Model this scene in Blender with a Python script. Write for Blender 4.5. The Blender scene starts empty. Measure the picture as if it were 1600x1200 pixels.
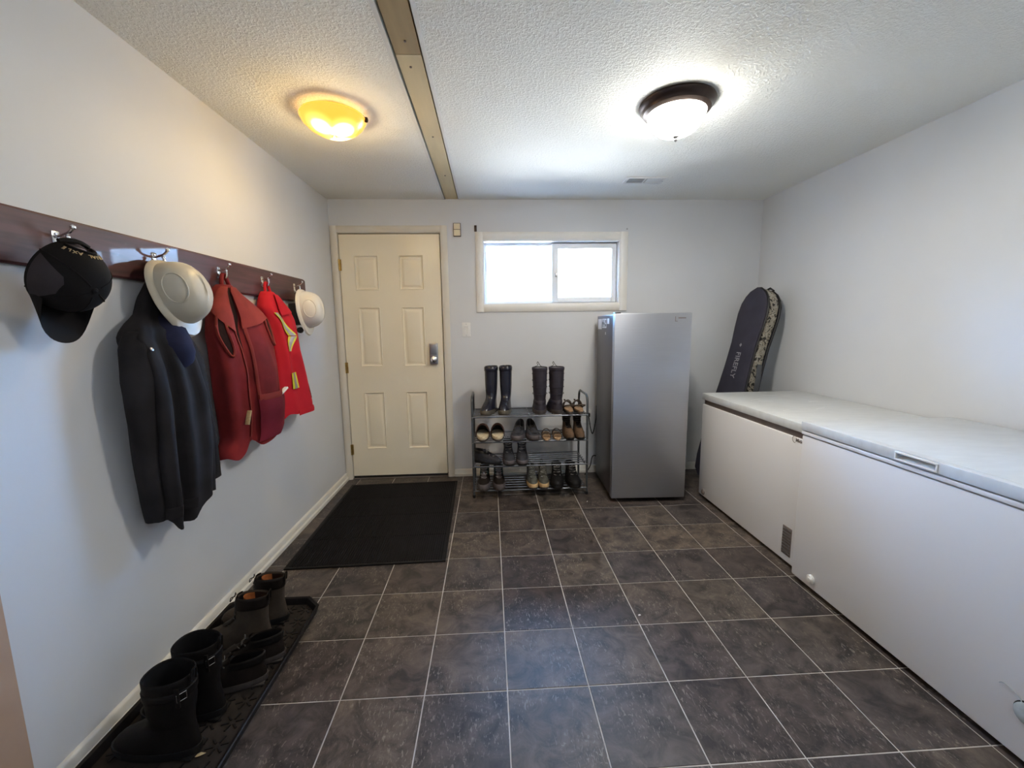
import bpy, bmesh, math, random
from mathutils import Vector, Matrix, noise
random.seed(7)
S = bpy.context.scene
COL = S.collection
PI = math.pi

# ------------------------------------------------------------------ camera
EYE = 1.284
XL, XR, YB, YF, ZC = -1.2555, 2.285, 3.53, -1.6, 2.293
cam = bpy.data.cameras.new('camera'); camo = bpy.data.objects.new('camera', cam); COL.objects.link(camo)
cam.sensor_width = 36.0; cam.lens = 36.0 * 654.9 / 1600; cam.clip_start = 0.02
yaw, pitch, roll = math.radians(2.911), math.radians(7.827), math.radians(-0.797)
fwd = Vector((math.sin(yaw) * math.cos(pitch), math.cos(yaw) * math.cos(pitch), -math.sin(pitch)))
rt = Vector((math.cos(yaw), -math.sin(yaw), 0)); up = rt.cross(fwd)
r2 = math.cos(roll) * rt + math.sin(roll) * up; u2 = -math.sin(roll) * rt + math.cos(roll) * up
camo.matrix_world = Matrix(((r2.x, u2.x, -fwd.x, 0), (r2.y, u2.y, -fwd.y, 0), (r2.z, u2.z, -fwd.z, EYE), (0, 0, 0, 1)))
S.camera = camo

# ------------------------------------------------------------------ sky and exposure
S.view_settings.view_transform = 'Standard'; S.view_settings.look = 'None'
S.view_settings.gamma = 1.0; S.view_settings.use_curve_mapping = False
S.view_settings.exposure = 1.85
W = bpy.data.worlds.new('world'); S.world = W; W.use_nodes = True
nt = W.node_tree; bg = nt.nodes['Background']
tc = nt.nodes.new('ShaderNodeTexCoord'); sp = nt.nodes.new('ShaderNodeSeparateXYZ')
rp = nt.nodes.new('ShaderNodeValToRGB')
mr = nt.nodes.new('ShaderNodeMapRange'); mr.inputs['From Min'].default_value = -1.0     # height above the horizon, -1 .. 1
E_ = rp.color_ramp.elements
E_[0].position = 0.0; E_[0].color = (.25, .26, .28, 1); E_[1].position = 1.0; E_[1].color = (.10, .20, .42, 1)
for p_, c_ in ((.49, (.27, .28, .30)), (.50, (.15, .16, .17)), (.55, (.18, .20, .22)), (.60, (.26, .56, 1.08)), (.66, (.25, .55, 1.06)), (.75, (.12, .27, .55))):
    q_ = E_.new(p_); q_.color = (*c_, 1)
nt.links.new(tc.outputs['Generated'], sp.inputs[0]); nt.links.new(sp.outputs['Z'], mr.inputs['Value']); nt.links.new(mr.outputs[0], rp.inputs[0])
nt.links.new(rp.outputs['Color'], bg.inputs['Color'])
bg.inputs['Strength'].default_value = 27.5
WARM_LAMP, WHITE_LAMP = 1.6, 13.0           # strength of the two ceiling lamps
FILL_LAMP = 16.0  # strength of the added fill lamp behind the camera

# ------------------------------------------------------------------ materials
def new_mat(name):
    m = bpy.data.materials.new(name); m.use_nodes = True
    return m, m.node_tree, m.node_tree.nodes['Principled BSDF']

def mat(name, col, rough=0.6, metal=0.0, var=0.0, scale=20.0, bump=0.0, bscale=None, bdist=0.002, spec=0.5, coat=0.0, stretch=None, col2=None):
    m, t, b = new_mat(name)
    b.inputs['Roughness'].default_value = rough; b.inputs['Metallic'].default_value = metal
    b.inputs['Specular IOR Level'].default_value = spec
    b.inputs['Coat Weight'].default_value = coat
    c = (col[0], col[1], col[2], 1)
    b.inputs['Base Color'].default_value = c
    if var or bump:
        g = t.nodes.new('ShaderNodeTexCoord'); vec = g.outputs['Object']
        if stretch:
            mp = t.nodes.new('ShaderNodeMapping'); mp.inputs['Scale'].default_value = stretch
            t.links.new(vec, mp.inputs[0]); vec = mp.outputs[0]
        if var:
            n = t.nodes.new('ShaderNodeTexNoise'); n.inputs['Scale'].default_value = scale; n.inputs['Detail'].default_value = 5
            t.links.new(vec, n.inputs['Vector'])
            r = t.nodes.new('ShaderNodeValToRGB')
            d = col2 if col2 else tuple(max(0, k * (1 - var)) for k in col)
            h = col if col2 else tuple(min(1, k * (1 + var)) for k in col)
            r.color_ramp.elements[0].position = .32; r.color_ramp.elements[0].color = (*d, 1)
            r.color_ramp.elements[1].position = .68; r.color_ramp.elements[1].color = (*h, 1)
            t.links.new(n.outputs['Fac'], r.inputs[0]); t.links.new(r.outputs[0], b.inputs['Base Color'])
        if bump:
            n2 = t.nodes.new('ShaderNodeTexNoise'); n2.inputs['Scale'].default_value = bscale or scale; n2.inputs['Detail'].default_value = 4
            t.links.new(vec, n2.inputs['Vector'])
            bp = t.nodes.new('ShaderNodeBump'); bp.inputs['Strength'].default_value = bump; bp.inputs['Distance'].default_value = bdist
            t.links.new(n2.outputs['Fac'], bp.inputs['Height']); t.links.new(bp.outputs[0], b.inputs['Normal'])
    return m

def emit_mat(name, col, strength):
    m, t, b = new_mat(name)
    b.inputs['Base Color'].default_value = (*col, 1); b.inputs['Roughness'].default_value = .3
    b.inputs['Emission Color'].default_value = (*col, 1); b.inputs['Emission Strength'].default_value = strength
    return m

WALLC = (0.655, 0.67, 0.69)
M = {}
M['wall'] = mat('painted_drywall', WALLC, .55, var=.015, scale=3, bump=.12, bscale=180, bdist=.001)
M['trim'] = mat('cream_trim_paint', (.70, .66, .58), .45, var=.03, scale=6)
M['wtrim'] = mat('white_window_trim', (.80, .78, .73), .45, var=.03, scale=6)
M['base'] = mat('baseboard_paint', (.66, .65, .60), .45, var=.05, scale=8)
M['door'] = mat('cream_door_paint', (.86, .78, .61), .32, var=.02, scale=4, bump=.05, bscale=60)
M['white'] = mat('white_paint', (.78, .78, .76), .4, var=.02, scale=6)
M['vinyl'] = mat('window_vinyl', (.82, .85, .88), .35, var=.02, scale=6)
M['enamel'] = mat('white_enamel', (.74, .73, .73), .28, var=.012, scale=2, bump=.05, bscale=260, bdist=.0006)
M['lidtop'] = mat('scuffed_white_enamel', (.60, .62, .625), .3, var=.05, scale=9, bump=.04, bscale=30, stretch=(1, 3, 1))
M['gasket'] = mat('grey_brown_gasket', (.17, .14, .13), .55, var=.1, scale=30)
M['dark'] = mat('near_black_plastic', (.007, .007, .008), .5, var=.2, scale=40)
M['rubber'] = mat('black_rubber', (.008, .0075, .0085), .62, var=.25, scale=30, bump=.1, bscale=120, spec=.18)
M['ribs'] = mat('black_mat_ribs', (.006, .0058, .0075), .8, var=.3, scale=14, spec=.18)
M['tray'] = mat('black_tray_plastic', (.010, .009, .010), .45, var=.5, scale=12, bump=.1, bscale=90, spec=.18)
M['dirt'] = mat('dusty_tray_floor', (.022, .018, .016), .75, var=.5, scale=14, spec=.18)
M['chrome'] = mat('bright_metal', (.75, .75, .77), .22, 1.0, var=.03, scale=40)
M['nickel'] = mat('satin_nickel', (.42, .41, .42), .35, 1.0, var=.04, scale=60)
M['brass'] = mat('aged_brass', (.42, .29, .10), .35, 1.0, var=.2, scale=50)
M['rack'] = mat('grey_powder_coat', (.10, .11, .12), .35, .6, var=.1, scale=40)
M['bar'] = mat('grey_shelf_tube', (.16, .17, .19), .28, .8, var=.1, scale=40)
M['steel'] = mat('brushed_steel', (.44, .45, .48), .34, .85, var=.03, scale=5, bump=.06, bscale=8, bdist=.0006, stretch=(1, 1, 60))
M['fside'] = mat('dark_grey_cabinet', (.060, .052, .062), .32, .1, var=.06, scale=4)
M['bronze'] = mat('dark_bronze', (.055, .038, .032), .35, .7, var=.2, scale=20)
M['paper'] = mat('white_sticker', (.80, .80, .82), .5, var=.03, scale=30)
M['tan'] = mat('tan_casing_paint', (.50, .34, .24), .5, var=.06, scale=8)
M['plate'] = mat('ivory_plate', (.76, .68, .50), .4, var=.03, scale=10)
M['ply_dark'] = mat('tan_board', (.36, .26, .13), .5, var=.12, scale=6, stretch=(4, .5, 1))
M['ply_light'] = mat('pale_tan_board', (.62, .51, .31), .5, var=.06, scale=6, stretch=(4, .5, 1))

def floor_mat():
    m, t, b = new_mat('slate_look_vinyl')
    L = t.links.new; N = t.nodes.new
    oi = N('ShaderNodeObjectInfo'); ge = N('ShaderNodeNewGeometry')
    off = N('ShaderNodeVectorMath'); off.operation = 'MULTIPLY_ADD'
    cb = N('ShaderNodeCombineXYZ'); 
    ml = N('ShaderNodeMath'); ml.operation = 'MULTIPLY'; ml.inputs[1].default_value = 57.0
    L(oi.outputs['Random'], ml.inputs[0]); L(ml.outputs[0], cb.inputs[0]); L(ml.outputs[0], cb.inputs[2])
    ad = N('ShaderNodeVectorMath'); ad.operation = 'ADD'
    L(ge.outputs['Position'], ad.inputs[0]); L(cb.outputs[0], ad.inputs[1]); V = ad.outputs[0]
    # tile ground colour, one hue per tile
    r = N('ShaderNodeValToRGB'); els = r.color_ramp.elements
    els[0].position = 0; els[0].color = (.042, .035, .035, 1); els[1].position = 1; els[1].color = (.084, .070, .060, 1)
    for p, c in ((.2, (.054, .046, .044)), (.4, (.076, .064, .056)), (.6, (.046, .041, .044)), (.8, (.070, .062, .055))):
        q = els.new(p); q.color = (*c, 1)
    L(oi.outputs['Random'], r.inputs[0])
    n1 = N('ShaderNodeTexNoise'); n1.inputs['Scale'].default_value = 11; n1.inputs['Detail'].default_value = 12; n1.inputs['Roughness'].default_value = .65
    n1.inputs['Distortion'].default_value = .8
    L(V, n1.inputs['Vector'])
    cr = N('ShaderNodeValToRGB'); cr.color_ramp.elements[0].position = .38; cr.color_ramp.elements[0].color = (.45, .44, .47, 1)
    cr.color_ramp.elements[1].position = .66; cr.color_ramp.elements[1].color = (1.75, 1.62, 1.5, 1)
    L(n1.outputs['Fac'], cr.inputs[0])
    mx = N('ShaderNodeMix'); mx.data_type = 'RGBA'; mx.blend_type = 'MULTIPLY'; mx.inputs[0].default_value = 1
    L(r.outputs[0], mx.inputs[6]); L(cr.outputs[0], mx.inputs[7])
    # pale mineral flecks, elongated
    mp = N('ShaderNodeMapping'); mp.inputs['Scale'].default_value = (120, 45, 30); mp.inputs['Rotation'].default_value = (0, 0, .5)
    L(V, mp.inputs[0])
    n2 = N('ShaderNodeTexNoise'); n2.inputs['Scale'].default_value = 1; n2.inputs['Detail'].default_value = 3; n2.inputs['Distortion'].default_value = 1.2
    L(mp.outputs[0], n2.inputs['Vector'])
    fr = N('ShaderNodeValToRGB'); fr.color_ramp.elements[0].position = .57; fr.color_ramp.elements[1].position = .68
    L(n2.outputs['Fac'], fr.inputs[0])
    fm = N('ShaderNodeMath'); fm.operation = 'MULTIPLY'
    n3 = N('ShaderNodeTexNoise'); n3.inputs['Scale'].default_value = 5; L(V, n3.inputs['Vector'])
    nr = N('ShaderNodeValToRGB'); nr.color_ramp.elements[0].position = .40; nr.color_ramp.elements[1].position = .56
    L(n3.outputs['Fac'], nr.inputs[0])
    L(fr.outputs[0], fm.inputs[0]); L(nr.outputs[0], fm.inputs[1])
    f2 = N('ShaderNodeMath'); f2.operation = 'MULTIPLY'; f2.inputs[1].default_value = .5; L(fm.outputs[0], f2.inputs[0])
    m2 = N('ShaderNodeMix'); m2.data_type = 'RGBA'
    L(f2.outputs[0], m2.inputs[0]); L(mx.outputs[2], m2.inputs[6]); m2.inputs[7].default_value = (.30, .26, .22, 1)
    L(m2.outputs[2], b.inputs['Base Color'])
    rr = N('ShaderNodeMapRange'); rr.inputs['To Min'].default_value = .36; rr.inputs['To Max'].default_value = .48
    L(n1.outputs['Fac'], rr.inputs['Value']); L(rr.outputs[0], b.inputs['Roughness'])
    b.inputs['Specular IOR Level'].default_value = .34
    bp = N('ShaderNodeBump'); bp.inputs['Strength'].default_value = .3; bp.inputs['Distance'].default_value = .004
    L(n1.outputs['Fac'], bp.inputs['Height']); L(bp.outputs[0], b.inputs['Normal'])
    return m
M['slate'] = floor_mat()
M['grout'] = mat('pale_grout', (.46, .43, .40), .7, var=.2, scale=8)

def ceiling_mat():
    m, t, b = new_mat('knockdown_ceiling_paint')
    L = t.links.new; N = t.nodes.new
    b.inputs['Base Color'].default_value = (.86, .86, .82, 1); b.inputs['Roughness'].default_value = .7
    ge = N('ShaderNodeNewGeometry')
    n = N('ShaderNodeTexNoise'); n.inputs['Scale'].default_value = 85; n.inputs['Detail'].default_value = 4; n.inputs['Distortion'].default_value = .6
    L(ge.outputs['Position'], n.inputs['Vector'])
    r = N('ShaderNodeValToRGB'); r.color_ramp.elements[0].position = .45; r.color_ramp.elements[1].position = .60
    L(n.outputs['Fac'], r.inputs[0])
    bp = N('ShaderNodeBump'); bp.inputs['Strength'].default_value = .6; bp.inputs['Distance'].default_value = .004
    L(r.outputs[0], bp.inputs['Height']); L(bp.outputs[0], b.inputs['Normal'])
    return m
M['ceil'] = ceiling_mat()

def rail_mat():
    m = mat('red_brown_stained_wood', (.070, .022, .024), .46, var=.45, scale=5, bump=.2, bscale=7, bdist=.002, stretch=(6, .7, 9), coat=.25)
    return m
M['rail'] = rail_mat()

def glass_mat():
    m, t, b = new_mat('clear_window_glass'); t.nodes.remove(b)
    out = t.nodes['Material Output']
    tr = t.nodes.new('ShaderNodeBsdfTransparent'); gl = t.nodes.new('ShaderNodeBsdfGlossy'); gl.inputs['Roughness'].default_value = .02
    fr = t.nodes.new('ShaderNodeFresnel'); mx = t.nodes.new('ShaderNodeMixShader')
    tr.inputs['Color'].default_value = (.95, .97, .97, 1)
    t.links.new(fr.outputs[0], mx.inputs[0]); t.links.new(tr.outputs[0], mx.inputs[1]); t.links.new(gl.outputs[0], mx.inputs[2])
    t.links.new(mx.outputs[0], out.inputs['Surface'])
    return m
M['glass'] = glass_mat()

def cloth(name, col, var=.25, rough=.85, scale=9):
    m = mat(name, col, rough, var=var, scale=scale, bump=.25, bscale=420, bdist=.0008, spec=.25)
    return m
M['charcoal'] = cloth('charcoal_twill', (.017, .0158, .0175), .3)
M['inner'] = cloth('dark_maroon_shade', (.016, .004, .005), .2)  # shade inside the vest openings, put into the colour
M['navy'] = cloth('navy_fleece', (.016, .018, .045), .3)
M['maroon'] = cloth('faded_red_canvas', (.19, .016, .018), .35, scale=6)
M['maroon2'] = cloth('faded_red_canvas_flap', (.25, .036, .030), .3, scale=6)
M['wine'] = cloth('wine_red_pocket_cloth', (.16, .012, .026), .25, scale=6)
M['red'] = cloth('bright_red_cloth', (.48, .012, .024), .15, scale=5)
M['yellow'] = mat('lime_yellow_tape', (.66, .62, .04), .5, var=.1, scale=30)
M['silver'] = mat('silver_reflective_tape', (.36, .35, .37), .4, .3, var=.1, scale=40)
M['blackcloth'] = cloth('black_cap_cloth', (.007, .006, .0065), .3)
M['mesh'] = cloth('grey_mesh_cloth', (.040, .034, .037), .2)
M['thread'] = mat('gold_thread', (.50, .38, .20), .6, var=.2, scale=100)
M['oldhat'] = mat('scuffed_cream_plastic', (.62, .58, .47), .42, var=.28, scale=7, bump=.05, bscale=40, col2=(.50, .44, .33))
M['newhat'] = mat('clean_white_plastic', (.76, .74, .68), .22, var=.02, scale=5)
M['brownleather'] = mat('muddy_brown_leather', (.040, .028, .019), .75, var=.4, scale=16, bump=.3, bscale=60)
M['darkleather'] = mat('dark_brown_leather', (.012, .0085, .0075), .6, var=.4, scale=18, bump=.25, bscale=80, spec=.18)
M['orange'] = mat('orange_felt_lining', (.42, .13, .03), .9, var=.25, scale=40, bump=.2, bscale=200)
M['bootblack'] = mat('worn_black_leather', (.0060, .005, .005), .62, var=.5, scale=14, bump=.25, bscale=70, spec=.18)
M['wellie'] = mat('navy_black_gloss_rubber', (.016, .017, .030), .25, var=.2, scale=10)
M['mud'] = mat('dried_mud', (.075, .066, .052), .85, var=.4, scale=25, bump=.3, bscale=60)
M['winter'] = mat('dark_purple_grey_nylon', (.026, .022, .034), .7, var=.2, scale=20, bump=.1, bscale=200)
M['solegrey'] = mat('grey_brown_sole', (.060, .050, .048), .75, var=.3, scale=30)
M['lace'] = mat('dark_lace', (.055, .052, .050), .8, var=.3, scale=60)
M['lacelight'] = mat('pale_grey_lace', (.30, .29, .28), .8, var=.2, scale=60)
M['fleece'] = mat('cream_fleece', (.62, .52, .36), .95, var=.2, scale=60, bump=.5, bscale=200)
M['slipper'] = mat('red_brown_suede', (.075, .028, .022), .85, var=.3, scale=25)
M['sandal'] = mat('brown_sandal_strap', (.060, .040, .026), .7, var=.3, scale=30)
M['cork'] = mat('tan_footbed', (.36, .23, .13), .75, var=.25, scale=40)
M['hiker'] = mat('brown_nubuck', (.105, .062, .035), .8, var=.3, scale=22, bump=.2, bscale=90)
M['trail'] = mat('grey_green_mesh', (.075, .075, .062), .75, var=.4, scale=40, bump=.2, bscale=150)
M['tanbumper'] = mat('tan_toe_rubber', (.50, .34, .17), .7, var=.15, scale=30)
M['sneaker'] = mat('dark_blue_grey_mesh', (.022, .023, .032), .75, var=.3, scale=40)
M['toegrey'] = mat('grey_purple_suede', (.080, .068, .074), .8, var=.25, scale=30)
M['teal'] = mat('dark_teal_lining', (.012, .030, .032), .85, var=.2, scale=30)
M['bagfront'] = cloth('dark_blue_grey_nylon', (.045, .043, .062), .12)
M['bagback'] = cloth('dark_navy_nylon', (.018, .019, .034), .2)
M['strap'] = cloth('grey_webbing', (.085, .090, .10), .15)
M['leaf'] = mat('dry_leaf', (.42, .34, .20), .8, var=.2, scale=40)
M['smoke'] = mat('grey_dial_plastic', (.42, .46, .46), .2, var=.15, scale=30)

def camo_mat():
    m, t, b = new_mat('snow_camo_print'); L = t.links.new; N = t.nodes.new
    b.inputs['Roughness'].default_value = .8
    g = N('ShaderNodeTexCoord')
    v = N('ShaderNodeTexVoronoi'); v.inputs['Scale'].default_value = 14; v.feature = 'F1'; L(g.outputs['Object'], v.inputs['Vector'])
    n = N('ShaderNodeTexNoise'); n.inputs['Scale'].default_value = 20; n.inputs['Detail'].default_value = 3; n.inputs['Distortion'].default_value = 2.5; L(g.outputs['Object'], n.inputs['Vector'])
    r = N('ShaderNodeValToRGB'); r.color_ramp.interpolation = 'CONSTANT'
    E = r.color_ramp.elements; E[0].position = 0; E[0].color = (.02, .02, .018, 1); E[1].position = .42; E[1].color = (.16, .14, .10, 1)
    for p, c in ((.47, (.44, .41, .34)), (.56, (.26, .22, .15)), (.62, (.50, .47, .42))):
        q = E.new(p); q.color = (*c, 1)
    L(n.outputs['Fac'], r.inputs[0])
    r2_ = N('ShaderNodeValToRGB'); r2_.color_ramp.elements[0].position = .0; r2_.color_ramp.elements[0].color = (.35, .33, .30, 1)
    r2_.color_ramp.elements[1].color = (1, 1, 1, 1); L(v.outputs['Color'], r2_.inputs[0])
    mx = N('ShaderNodeMix'); mx.data_type = 'RGBA'; mx.blend_type = 'MULTIPLY'; mx.inputs[0].default_value = .6
    L(r.outputs[0], mx.inputs[6]); L(r2_.outputs[0], mx.inputs[7]); L(mx.outputs[2], b.inputs['Base Color'])
    return m
M['camo'] = camo_mat()

def bowl_glass():
    # amber glass; bulb glow is put into its emission colour, no bulbs inside
    m, t, b = new_mat('amber_lamp_glass'); L = t.links.new; N = t.nodes.new
    b.inputs['Base Color'].default_value = (.10, .06, .02, 1); b.inputs['Roughness'].default_value = .25
    g = N('ShaderNodeTexCoord'); tot = None
    for c in ((.050, -.030, -.085), (-.030, -.055, -.070), (.010, .060, -.090)):
        d = N('ShaderNodeVectorMath'); d.operation = 'DISTANCE'; d.inputs[1].default_value = c; L(g.outputs['Object'], d.inputs[0])
        r = N('ShaderNodeMapRange'); r.inputs['From Min'].default_value = .085; r.inputs['From Max'].default_value = .018; r.inputs['To Min'].default_value = 0; r.inputs['To Max'].default_value = 1
        r.interpolation_type = 'SMOOTHSTEP'; L(d.outputs['Value'], r.inputs['Value'])
        if tot is None: tot = r.outputs[0]
        else:
            a = N('ShaderNodeMath'); a.operation = 'MAXIMUM'; L(tot, a.inputs[0]); L(r.outputs[0], a.inputs[1]); tot = a.outputs[0]
    cr = N('ShaderNodeValToRGB'); E = cr.color_ramp.elements
    E[0].position = 0; E[0].color = (.46, .185, .020, 1); E[1].position = 1; E[1].color = (2.2, 1.75, .95, 1)
    q = E.new(.45); q.color = (.75, .37, .07, 1)
    L(tot, cr.inputs[0]); L(cr.outputs[0], b.inputs['Emission Color']); b.inputs['Emission Strength'].default_value = 1.05
    return m

# ------------------------------------------------------------------ mesh helpers
class MB:
    def __init__(s): s.v = []; s.f = []
    def add(s, v, f):
        o = len(s.v); s.v += [tuple(p) for p in v]; s.f += [tuple(i + o for i in q) for q in f]; return s
    def box(s, a, b, ch=0.0, mx=None):
        x0, y0, z0 = a; x1, y1, z1 = b
        if ch <= 0:
            v = [(x0, y0, z0), (x1, y0, z0), (x1, y1, z0), (x0, y1, z0), (x0, y0, z1), (x1, y0, z1), (x1, y1, z1), (x0, y1, z1)]
            f = [(3, 2, 1, 0), (4, 5, 6, 7), (0, 1, 5, 4), (1, 2, 6, 5), (2, 3, 7, 6), (3, 0, 4, 7)]
        else:
            bm = bmesh.new(); bmesh.ops.create_cube(bm, size=1)
            for q in bm.verts: q.co = Vector(((x0 + x1) / 2 + q.co.x * (x1 - x0), (y0 + y1) / 2 + q.co.y * (y1 - y0), (z0 + z1) / 2 + q.co.z * (z1 - z0)))
            bmesh.ops.bevel(bm, geom=bm.edges[:], offset=ch, segments=2, affect='EDGES', profile=.6)
            bm.verts.index_update(); v = [q.co.copy() for q in bm.verts]; f = [[q.index for q in p.verts] for p in bm.faces]; bm.free()
        if mx: v = [mx @ Vector(p) for p in v]
        return s.add(v, f)
    def loft(s, rings, cap0=False, cap1=False, closed=True):
        n = len(rings[0]); v = [p for r in rings for p in r]; f = []
        for i in range(len(rings) - 1):
            for j in range(n if closed else n - 1):
                k = (j + 1) % n; f.append((i * n + j, i * n + k, (i + 1) * n + k, (i + 1) * n + j))
        if cap0: f.append(tuple(range(n))[::-1])
        if cap1: f.append(tuple((len(rings) - 1) * n + j for j in range(n)))
        return s.add(v, f)
    def tube(s, pts, r, n=8, closed=False, caps=True):
        pts = [Vector(p) for p in pts]; rings = []; prev = None; m = len(pts)
        for i, p in enumerate(pts):
            if closed: d = pts[(i + 1) % m] - pts[i - 1]
            else: d = pts[min(i + 1, m - 1)] - pts[max(i - 1, 0)]
            d.normalize()
            if prev is None:
                a = Vector((0, 0, 1)) if abs(d.z) < .9 else Vector((1, 0, 0)); u = d.cross(a).normalized()
            else:
                u = (prev - d * prev.dot(d)).normalized()
            prev = u; w = d.cross(u); rr = r[i] if isinstance(r, (list, tuple)) else r
            rings.append([p + u * (rr * math.cos(2 * PI * k / n)) + w * (rr * math.sin(2 * PI * k / n)) for k in range(n)])
        if closed: rings.append(rings[0])
        return s.loft(rings, caps and not closed, caps and not closed)
    def lathe(s, prof, n=24, mx=None, cap0=False, cap1=False):
        rings = [[Vector((r * math.cos(2 * PI * k / n), r * math.sin(2 * PI * k / n), z)) for k in range(n)] for r, z in prof]
        if mx: rings = [[mx @ p for p in r] for r in rings]
        return s.loft(rings, cap0, cap1)
    def cyl(s, a, b, r, n=12):
        return s.tube([a, b], r, n)
    def prism(s, poly, h0, h1, mx=None):
        # poly in local xy, extruded along z
        a = [Vector((x, y, h0)) for x, y in poly]; b = [Vector((x, y, h1)) for x, y in poly]
        if mx: a = [mx @ p for p in a]; b = [mx @ p for p in b]
        return s.loft([a, b], True, True)
    def build(s, name, m, parent=None, smooth=True, angle=40):
        me = bpy.data.meshes.new(name); me.from_pydata(s.v, [], s.f)
        bm = bmesh.new(); bm.from_mesh(me); bmesh.ops.recalc_face_normals(bm, faces=bm.faces[:]); bm.to_mesh(me); bm.free()
        me.materials.append(m); me.update()
        if smooth:
            for p in me.polygons: p.use_smooth = True
            try: me.set_sharp_from_angle(angle=math.radians(angle))
            except Exception: pass
        return put(name, me, parent)

def put(name, me, parent=None):
    o = bpy.data.objects.new(name, me); COL.objects.link(o)
    if parent: o.parent = parent
    return o
def box(a, b, ch=0.0, mx=None): return MB().box(a, b, ch, mx)
def tag(o, label=None, cat=None, group=None, kind=None):
    if label: o['label'] = label
    if cat: o['category'] = cat
    if group: o['group'] = group
    if kind: o['kind'] = kind
    return o
def thing(name, label, cat, loc=(0, 0, 0), rotz=0.0, group=None):
    o = bpy.data.objects.new(name, None); COL.objects.link(o); o.empty_display_size = .05
    o.location = loc; o.rotation_euler = (0, 0, rotz)
    return tag(o, label, cat, group)
def struct(name, mb, m, **k): return tag(mb.build(name, m, None, **k), kind='structure')
def sempty(name, loc=(0, 0, 0)):
    o = bpy.data.objects.new(name, None); COL.objects.link(o); o.location = loc; o.empty_display_size = .05
    return tag(o, kind='structure')
def T(x, y, z): return Matrix.Translation((x, y, z))
def RX(a): return Matrix.Rotation(a, 4, 'X')
def RY(a): return Matrix.Rotation(a, 4, 'Y')
def RZ(a): return Matrix.Rotation(a, 4, 'Z')
def smoother(pts, n=6):
    # Catmull-Rom through the points
    P = [Vector(p) for p in pts]; out = []
    for i in range(len(P) - 1):
        a = P[max(i - 1, 0)]; b = P[i]; c = P[i + 1]; d = P[min(i + 2, len(P) - 1)]
        for k in range(n):
            t = k / n
            out.append(.5 * ((2 * b) + (c - a) * t + (2 * a - 5 * b + 4 * c - d) * t * t + (3 * b - a - 3 * c + d) * t ** 3))
    return out + [P[-1]]
def lerp(a, b, t): return a + (b - a) * t
def interp(x, xs, ys):
    if x <= xs[0]: return ys[0]
    for i in range(len(xs) - 1):
        if x <= xs[i + 1]: return lerp(ys[i], ys[i + 1], (x - xs[i]) / (xs[i + 1] - xs[i]))
    return ys[-1]
def text_mesh(txt, size, depth=.0004, mx=None, bold=0.0):
    cu = bpy.data.curves.new('lettering', 'FONT'); cu.body = txt; cu.size = size; cu.extrude = depth; cu.offset = bold
    cu.align_x = 'CENTER'; cu.align_y = 'CENTER'; cu.resolution_u = 3
    o = bpy.data.objects.new('lettering', cu); COL.objects.link(o)
    bpy.context.view_layer.update()
    me = bpy.data.meshes.new_from_object(o.evaluated_get(bpy.context.evaluated_depsgraph_get()))
    v = [q.co.copy() for q in me.vertices]; f = [tuple(p.vertices) for p in me.polygons]
    bpy.data.objects.remove(o); bpy.data.curves.remove(cu); bpy.data.meshes.remove(me)
    if mx: v = [mx @ p for p in v]
    return v, f

# ------------------------------------------------------------------ room shell
TH = .15
def wall_panel(name, x0, x1, z0, z1, y0, y1, holes):
    xs = sorted({x0, x1, *[h[0] for h in holes], *[h[1] for h in holes]}); zs = sorted({z0, z1, *[h[2] for h in holes], *[h[3] for h in holes]})
    mb = MB()
    for i in range(len(xs) - 1):
        for j in range(len(zs) - 1):
            cx, cz = (xs[i] + xs[i + 1]) / 2, (zs[j] + zs[j + 1]) / 2
            if any(h[0] < cx < h[1] and h[2] < cz < h[3] for h in holes): continue
            mb.box((xs[i], y0, zs[j]), (xs[i + 1], y1, zs[j + 1]))
    return struct(name, mb, M['wall'], smooth=False)
WX0, WX1, WZ0, WZ1 = -.043, 1.090, 1.466, 1.978          # window opening
DX0, DX1, DZ1 = -1.198, -.383, 2.040                      # door opening
wall_panel('wall_back', XL - TH, XR + TH, -.05, ZC + .1, YB, YB + TH, [(WX0, WX1, WZ0, WZ1), (DX0, DX1, -.05, DZ1)])
struct('wall_left', box((XL - TH, YF - TH, -.05), (XL, YB, ZC + .1)), M['wall'], smooth=False)
struct('wall_right', box((XR, YF - TH, -.05), (XR + TH, YB, ZC + .1)), M['wall'], smooth=False)
struct('wall_front', box((XL, YF - TH, -.05), (XR, YF, ZC + .1)), M['wall'], smooth=False)
SX0, SX1 = -.338, -.228                                   # slot in the ceiling that holds the tan boards
cm = MB().box((XL, YF, ZC), (SX0, YB, ZC + .1)).box((SX1, YF, ZC), (XR, YB, ZC + .1)).box((SX0, YF, ZC + .03), (SX1, YB, ZC + .1))
struct('ceiling', cm, M['ceil'], smooth=False)
# tan cover boards in the slot
tr = sempty('trim_1')
for a, b, k in ((YF, 1.735, 'ply_dark'), (1.738, YB - .001, 'ply_light')):
    o = box((SX0 + .008, a, ZC + .002), (SX1 - .007, b, ZC + .02)).build('board', M[k], tr, smooth=False)
    o['label'] = 'darker tan ceiling board' if k == 'ply_dark' else 'pale tan ceiling board'
for y in (1.66, 1.81, 2.42, 3.0):
    MB().cyl((-.284 + .006 * math.sin(9 * y), y, ZC - .0015), (-.284 + .006 * math.sin(9 * y), y, ZC + .004), .0045, 8).build('screw', M['gasket'], tr)
for x0, x1 in ((SX0 - .016, SX0), (SX1, SX1 + .016)):
    box((x0, YF, ZC - .0025), (x1, YB, ZC + .004)).build('edge_strip', M['white'], tr, smooth=False)

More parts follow.
